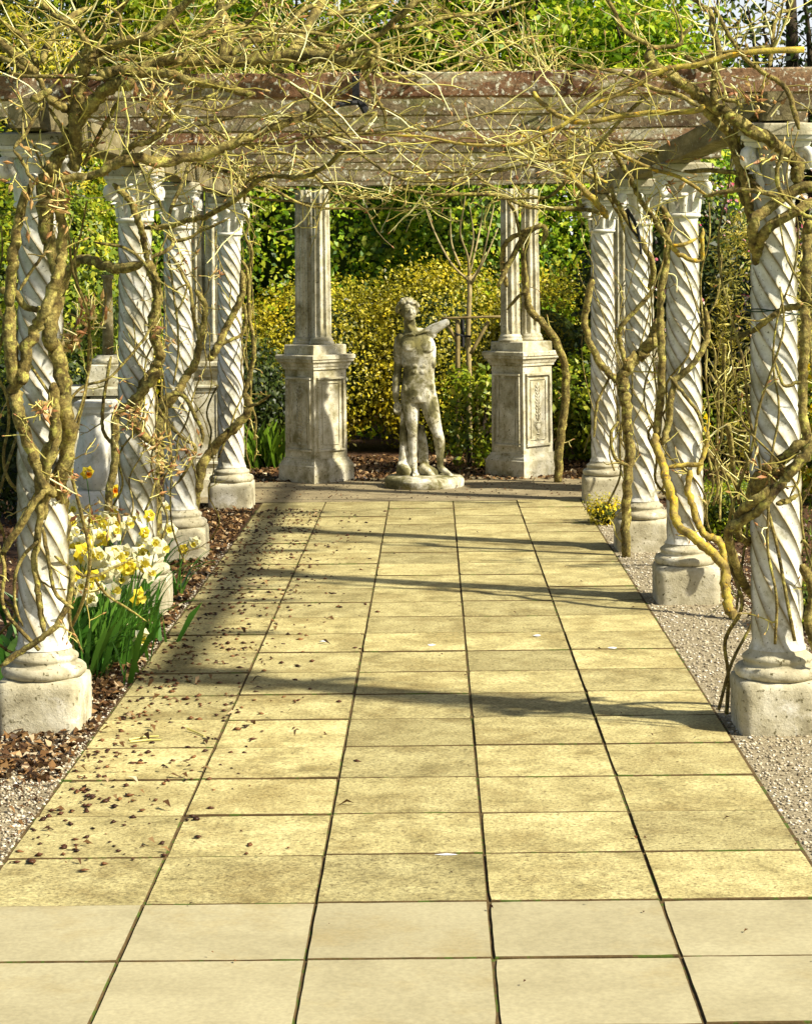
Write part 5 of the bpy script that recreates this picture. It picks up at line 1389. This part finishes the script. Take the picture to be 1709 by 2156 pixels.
    for i in range(nt_):
        q, ra, kd = lines[g.choice(len(lines), p=wts)]
        j = g.integers(1, len(q) - 1)
        tdir = unit(q[min(j + 1, len(q) - 1)] - q[j - 1])
        hi = q[j][2] > 2.3
        d = unit(tdir * g.uniform(0.2, 1.1) + g.normal(size=3) * (0.75, 0.5, 0.55) + np.array((0, 0, 0.25 if hi else 0.0)))
        ln = ln0 * g.uniform(0.35, 1.5) * (1 if hi else 0.45)
        w = twig_walk(q[j], d, ln, 7, g, 0.20, -0.02)
        rt = min(ra[j] * 0.7, g.uniform(0.0028, 0.0058)) * (0.9 + 0.5 * (q[j][1] - 9) / 9)
        tb.tube(w, np.linspace(rt, rt * 0.45, 8), 4)
        for s in range(g.integers(1, 4)):
            m = g.integers(2, 7)
            d2 = unit(w[m] - w[m - 1] + g.normal(size=3) * 0.7)
            w2 = twig_walk(w[m], d2, ln * g.uniform(0.2, 0.55), 4, g, 0.22, 0.0)
            tb.tube(w2, np.linspace(rt * 0.6, rt * 0.35, 5), 3)
            if g.random() < 0.7: add_bud(bb, w2[-1], w2[-1] - w2[-2], g.uniform(0.008, 0.017), g)
        if g.random() < 0.8: add_bud(bb, w[-1], w[-1] - w[-2], g.uniform(0.009, 0.02), g)
        if g.random() < 0.5: add_bud(bb, w[4], g.normal(size=3), g.uniform(0.007, 0.013), g)
    for (cx_, cd_, cy_, spr, cnt) in CLUSTERS.get(key, []):
        for k in range(cnt):
            p = np.array(at(cx_ + g.normal() * spr * 0.5, cy_ + g.normal() * spr * 0.45, cd_ + g.normal() * 0.05))
            d = unit(g.normal(size=3) + np.array((0.7, 0, -0.1)))
            w = twig_walk(p - d * 0.07, d, 0.07, 3, g, 0.1, 0)
            tb.tube(w, 0.0028, 4)
            add_bud(bb, p + d * 0.015, d, g.uniform(0.018, 0.034), g)
    tb.build('twigs', M['twig'], root, False, stuff=True)
    bb.build('buds', M['bud'], root, False, stuff=True)

# bare shrub stems behind the nearest right columns
t = thing('bare_shrub', 'bare grey-brown shrub between the two nearest right columns', 'shrub', (0, 0, 0))
for pts, r in (([(1130, 1060), (1120, 1250), (1090, 1330), (1090, 1500), (1080, 1750), (1090, 2050)], 13), ([(1150, 1560), (1172, 1700), (1185, 1850), (1220, 2050)], 20), ([(1090, 1330), (1030, 1220), (1005, 1180)], 8),
               ([(1140, 1300), (1280, 1100), (1330, 1080)], 6), ([(1160, 1570), (1240, 1600), (1330, 1570), (1500, 1520)], 8), ([(1000, 1700), (1080, 1800), (1200, 1930), (1290, 2060)], 14), ([(1050, 1720), (1140, 1900), (1200, 2150)], 10),
               ([(1100, 2160), (1105, 2000), (1125, 1850), (1180, 1790), (1290, 1800)], 8)):
    q = spline([at(1141.1 + x / 2.951, 365.2 + y / 2.951, 13.6 + 0.1 * i) for i, (x, y) in enumerate(pts)], 5)
    b = MB(); b.tube(q, np.linspace(r, r * 0.6, len(q)) / 2.951 * 13.8 / F, 7); b.build('stem', M['bark'], t, True)
tb = MB(); g = np.random.default_rng(5)
for k in range(60):
    p = np.array(at(1141 + g.uniform(1000, 1350) / 2.951, 365 + g.uniform(1150, 2100) / 2.951, g.uniform(13.2, 14.2)))
    w = twig_walk(p, unit(g.normal(size=3) + np.array((0, 0, 0.6))), g.uniform(0.12, 0.4), 5, g, 0.2, 0.02); tb.tube(w, np.linspace(0.004, 0.002, 6), 4)
tb.build('twigs', M['twig'], t, stuff=True)

# black strap hanging by the far right columns, training wire
b = MB(); b.tube(spline([at(1318, 440, 12.2), at(1332, 462, 12.2), at(1343, 490, 12.2), at(1349, 535, 12.2)], 5), np.linspace(0.012, 0.008, 16), 6)
b.tube(spline([at(1318, 440, 12.2), at(1328, 480, 12.22), at(1345, 500, 12.2)], 4), 0.007, 6)
o = b.build('tree_tie', M['black']); tag(o, 'black rubber tie hanging in the vines left of the second right column', 'tie')
b = MB(); c = COLS[4]
b.tube([(c[0] + 0.125 * math.cos(a), c[1] + 0.125 * math.sin(a), at(1660, 655, 9.1).z + 0.012 * math.sin(a * 2)) for a in np.linspace(0, 6.28, 30)], 0.003, 5)
b.tube([(c[0] + 0.128 * math.cos(a), c[1] + 0.128 * math.sin(a), at(1660, 650, 9.1).z - 0.010 * math.sin(a * 2)) for a in np.linspace(0, 6.28, 30)], 0.003, 5)
o = b.build('training_wire', M['wire']); tag(o, 'dark green wire looped round the nearest right column', 'wire')

# ------------------------------------------------------------------ daffodils
def petal_mesh():
    b = MB()
    for k in range(6):
        a = k * math.pi / 3 + 0.1
        ca, sa = math.cos(a), math.sin(a)
        pts = [(0.006, 0, 0.0), (0.026, 0.019, 0.005 + 0.003 * (k % 2)), (0.043, 0.003, -0.004), (0.027, -0.019, 0.003 + 0.004 * (k % 2)), (0.024, 0, 0.010)]
        b.add([(x * ca - y * sa, x * sa + y * ca, z) for x, y, z in pts], [(0, 4, 1), (1, 4, 2), (2, 4, 3), (3, 4, 0)])
    return b.mesh('petals')
def trumpet_mesh():
    b = MB(); n = 12
    prof = [(0.007, 0.0), (0.009, 0.012), (0.011, 0.022), (0.016, 0.028)]
    vs = [(r * (1 + (0.12 * (-1) ** i if k == 3 else 0)) * math.cos(2 * math.pi * i / n), r * (1 + (0.12 * (-1) ** i if k == 3 else 0)) * math.sin(2 * math.pi * i / n), z) for k, (r, z) in enumerate(prof) for i in range(n)]
    b.add(vs, [(k * n + i, k * n + (i + 1) % n, (k + 1) * n + (i + 1) % n, (k + 1) * n + i) for k in range(3) for i in range(n)] + [tuple(range(n, 2 * n))])
    return b.mesh('trumpet', True)
def blade_mesh(seed, ln):
    r = random.Random(seed); b = MB()
    n = 9; a = 0.0; x = z = 0.0; arc = r.uniform(0.10, 0.22); vs = []
    for i in range(n):
        w = 0.0085 * (1 - (i / (n - 1)) ** 3) + 0.0006
        vs += [(x, -w, z), (x, 0, z - 0.003), (x, w, z)]
        x += math.sin(a) * ln / n; z += math.cos(a) * ln / n; a += arc * (0.5 + i / n)
    b.add(vs, [(i * 3 + j, i * 3 + j + 1, i * 3 + j + 4, i * 3 + j + 3) for i in range(n - 1) for j in range(2)])
    return b.mesh('leaf', True)
pet_w, pet_y, tru_y, tru_o = petal_mesh(), petal_mesh(), trumpet_mesh(), trumpet_mesh()
pet_w.materials.append(M['white_petal']); pet_y.materials.append(M['yellow_petal']); tru_y.materials.append(M['trumpet']); tru_o.materials.append(M['orange'])
bl = [blade_mesh(i, random.uniform(0.30, 0.48)) for i in range(7)]
for me in bl: me.materials.append(M['blade'])
stem_cache = {}
def daffodil(x, y, h, white, orange, label, group, lean=None, nleaf=4):
    t = thing('daffodil', label, 'flower', (x, y, -0.012), 0, group)
    dx, dy = lean if lean else (random.uniform(-0.05, 0.12), random.uniform(-0.10, 0.05))
    b = MB()
    q = spline([(0, 0, 0), (dx * 0.3, dy * 0.3, h * 0.55), (dx * 0.8, dy * 0.8, h * 0.97), (dx + 0.02, dy - 0.02, h)], 4)
    b.tube(q, 0.0035, 5); b.build('stem', M['blade'], t, True)
    fdir = Vector((random.uniform(-0.35, 0.8), random.uniform(-1.0, -0.3), random.uniform(-0.25, 0.45)))
    fl = put('petals', pet_w if white else pet_y, None, t)
    fl.location = q[-1]; fl.rotation_euler = fdir.to_track_quat('Z', 'Y').to_euler()
    s = random.uniform(0.85, 1.5); fl.scale = (s, s, s)
    tr = put('trumpet', tru_o if orange else tru_y, None, fl); tr.location = (0, 0, 0.004)
    for k in range(nleaf):
        l = put('leaf', random.choice(bl), None, t)
        l.location = (random.gauss(0, 0.02), random.gauss(0, 0.02), 0); l.rotation_euler = (0, random.uniform(0.0, 0.55), random.gauss(-0.3, 1.1)); l.scale = (random.uniform(0.75, 1.2),) * 3
spots = []
for k in range(90):
    px, py = random.uniform(130, 350), random.uniform(1050, 1245)
    if py < 1100 - (px - 300) * 0.0 - 40 or py > 1330 - 0.55 * (px - 60): continue
    Y = 10.6 + (1215 - py) / 180 * 2.2 + random.uniform(-0.3, 0.3)
    p = at(px, py, Y)
    if -2.6 < p.x < -1.5 and 0.12 < p.z < 0.62: spots.append((p, True, False))
for px, py, Y in ((385, 1140, 12.9), (330, 1125, 13.2), (320, 1145, 12.8), (300, 1110, 13.2), (350, 1110, 13.6), (395, 1150, 13.0), (270, 1255, 10.9), (205, 1255, 10.7), (225, 1200, 10.8), (245, 1215, 10.8), (175, 1170, 10.9), (190, 1180, 11.0)):
    spots.append((at(px, py, Y), True, False))
for p, w, o_ in spots:
    daffodil(p.x - 0.05, p.y + 0.03, max(0.2, p.z), random.random() < 0.75, o_, 'pale daffodil in the clump between the first and third left columns', 'pale daffodils beside the left columns', nleaf=5)
for k in range(7):
    p = at(random.uniform(165, 250), random.uniform(985, 1040), random.uniform(14.0, 15.6))
    daffodil(p.x, p.y, max(0.3, p.z), False, True, 'yellow daffodil with orange trumpet below the white urn', 'yellow daffodils below the white urn')
q = on_ground(243, 1392)
daffodil(q.x, q.y + 0.12, 0.13, True, False, 'fallen cream daffodil lying toward the path edge, lowest of all', None, (0.12, -0.1), 0)
q = on_ground(265, 1350)
daffodil(q.x - 0.12, q.y, 0.12, True, False, 'drooping cream daffodil near the second left plinth, over bare litter', None, (0.14, -0.05), 0)
# long leaf sweep at the front of the clump
blades('daffodil_leaves', 260, lambda: (random.gauss(-1.85, 0.14), random.gauss(11.0, 0.45)), -0.012, 0.34, M['blade'], 'mass of daffodil leaves in front of the second left column')

# ------------------------------------------------------------------ small litter on the path
for i, (px, py, lab) in enumerate(((1288, 1364, 'largest white splash on the right-hand slabs'), (1130, 1338, 'faint white splash near the middle of the path'), (908, 1358, 'small white splash left of the centre joint'),
                                   (683, 1350, 'small pale splash on the shaded left slabs'), (940, 1800, 'thin white streak across a joint near the front'))):
    p = on_ground(px, py); r = random.Random(i); b = MB()
    n = 10; sx_, sy_ = (0.022, 0.03) if i < 4 else (0.045, 0.008)
    ring = [(sx_ * r.uniform(0.6, 1.2) * math.cos(6.283 * k / n), sy_ * r.uniform(0.6, 1.2) * math.sin(6.283 * k / n), 0.0) for k in range(n)]
    b.add([(0, 0, 0.004)] + ring, [(0, 1 + k, 1 + (k + 1) % n) for k in range(n)])
    o = b.build('bird_dropping', M['dropping']); o.location = (p.x, p.y, 0.003); tag(o, lab, 'dropping', 'white splashes on the slabs')
for i, (a, c, lab) in enumerate((((272, 1560), (335, 1552), 'upper of two pale sticks crossing on the left slabs'), ((275, 1566), (340, 1560), 'lower of two pale sticks crossing on the left slabs'), ((395, 1540), (430, 1552), 'short brown stick right of the crossed sticks'))):
    p0, p1 = on_ground(*a), on_ground(*c); b = MB()
    m = (p0 + p1) / 2 + Vector((0, 0.012, 0.008))
    b.tube(spline([p0 + Vector((0, 0, 0.006 + i * 0.004)), m, p1 + Vector((0, 0, 0.006))], 4), np.linspace(0.005, 0.003, 9), 5)
    o = b.build('stick', M['twig']); tag(o, lab, 'stick', 'sticks lying on the path')
p = on_ground(985, 948); b = MB()
b.add([(-0.05, -0.02, 0.01), (0.03, -0.03, 0.02), (0.06, 0.02, 0.05), (-0.03, 0.03, 0.06), (0.0, 0.0, 0.07), (-0.05, -0.02, 0.0), (0.03, -0.03, 0.01), (0.06, 0.02, 0.04)], [(0, 1, 4), (1, 2, 4), (2, 3, 4), (3, 0, 4), (0, 5, 6, 1), (1, 6, 7, 2)])
o = b.build('plant_label', M['litter_paper']); o.location = (p.x, p.y, 0); tag(o, 'crumpled pale plant label in the mulch right of the statue', 'label')
p = on_ground(533, 962); b = MB(); b.ellipsoid((0, 0, 0.02), (0.06, 0.045, 0.035), 10, 7)
o = b.build('stone', M['capital'], None, True); o.location = (p.x, p.y, 0); tag(o, 'small white stone in the dark bed left of the left pedestal', 'stone')
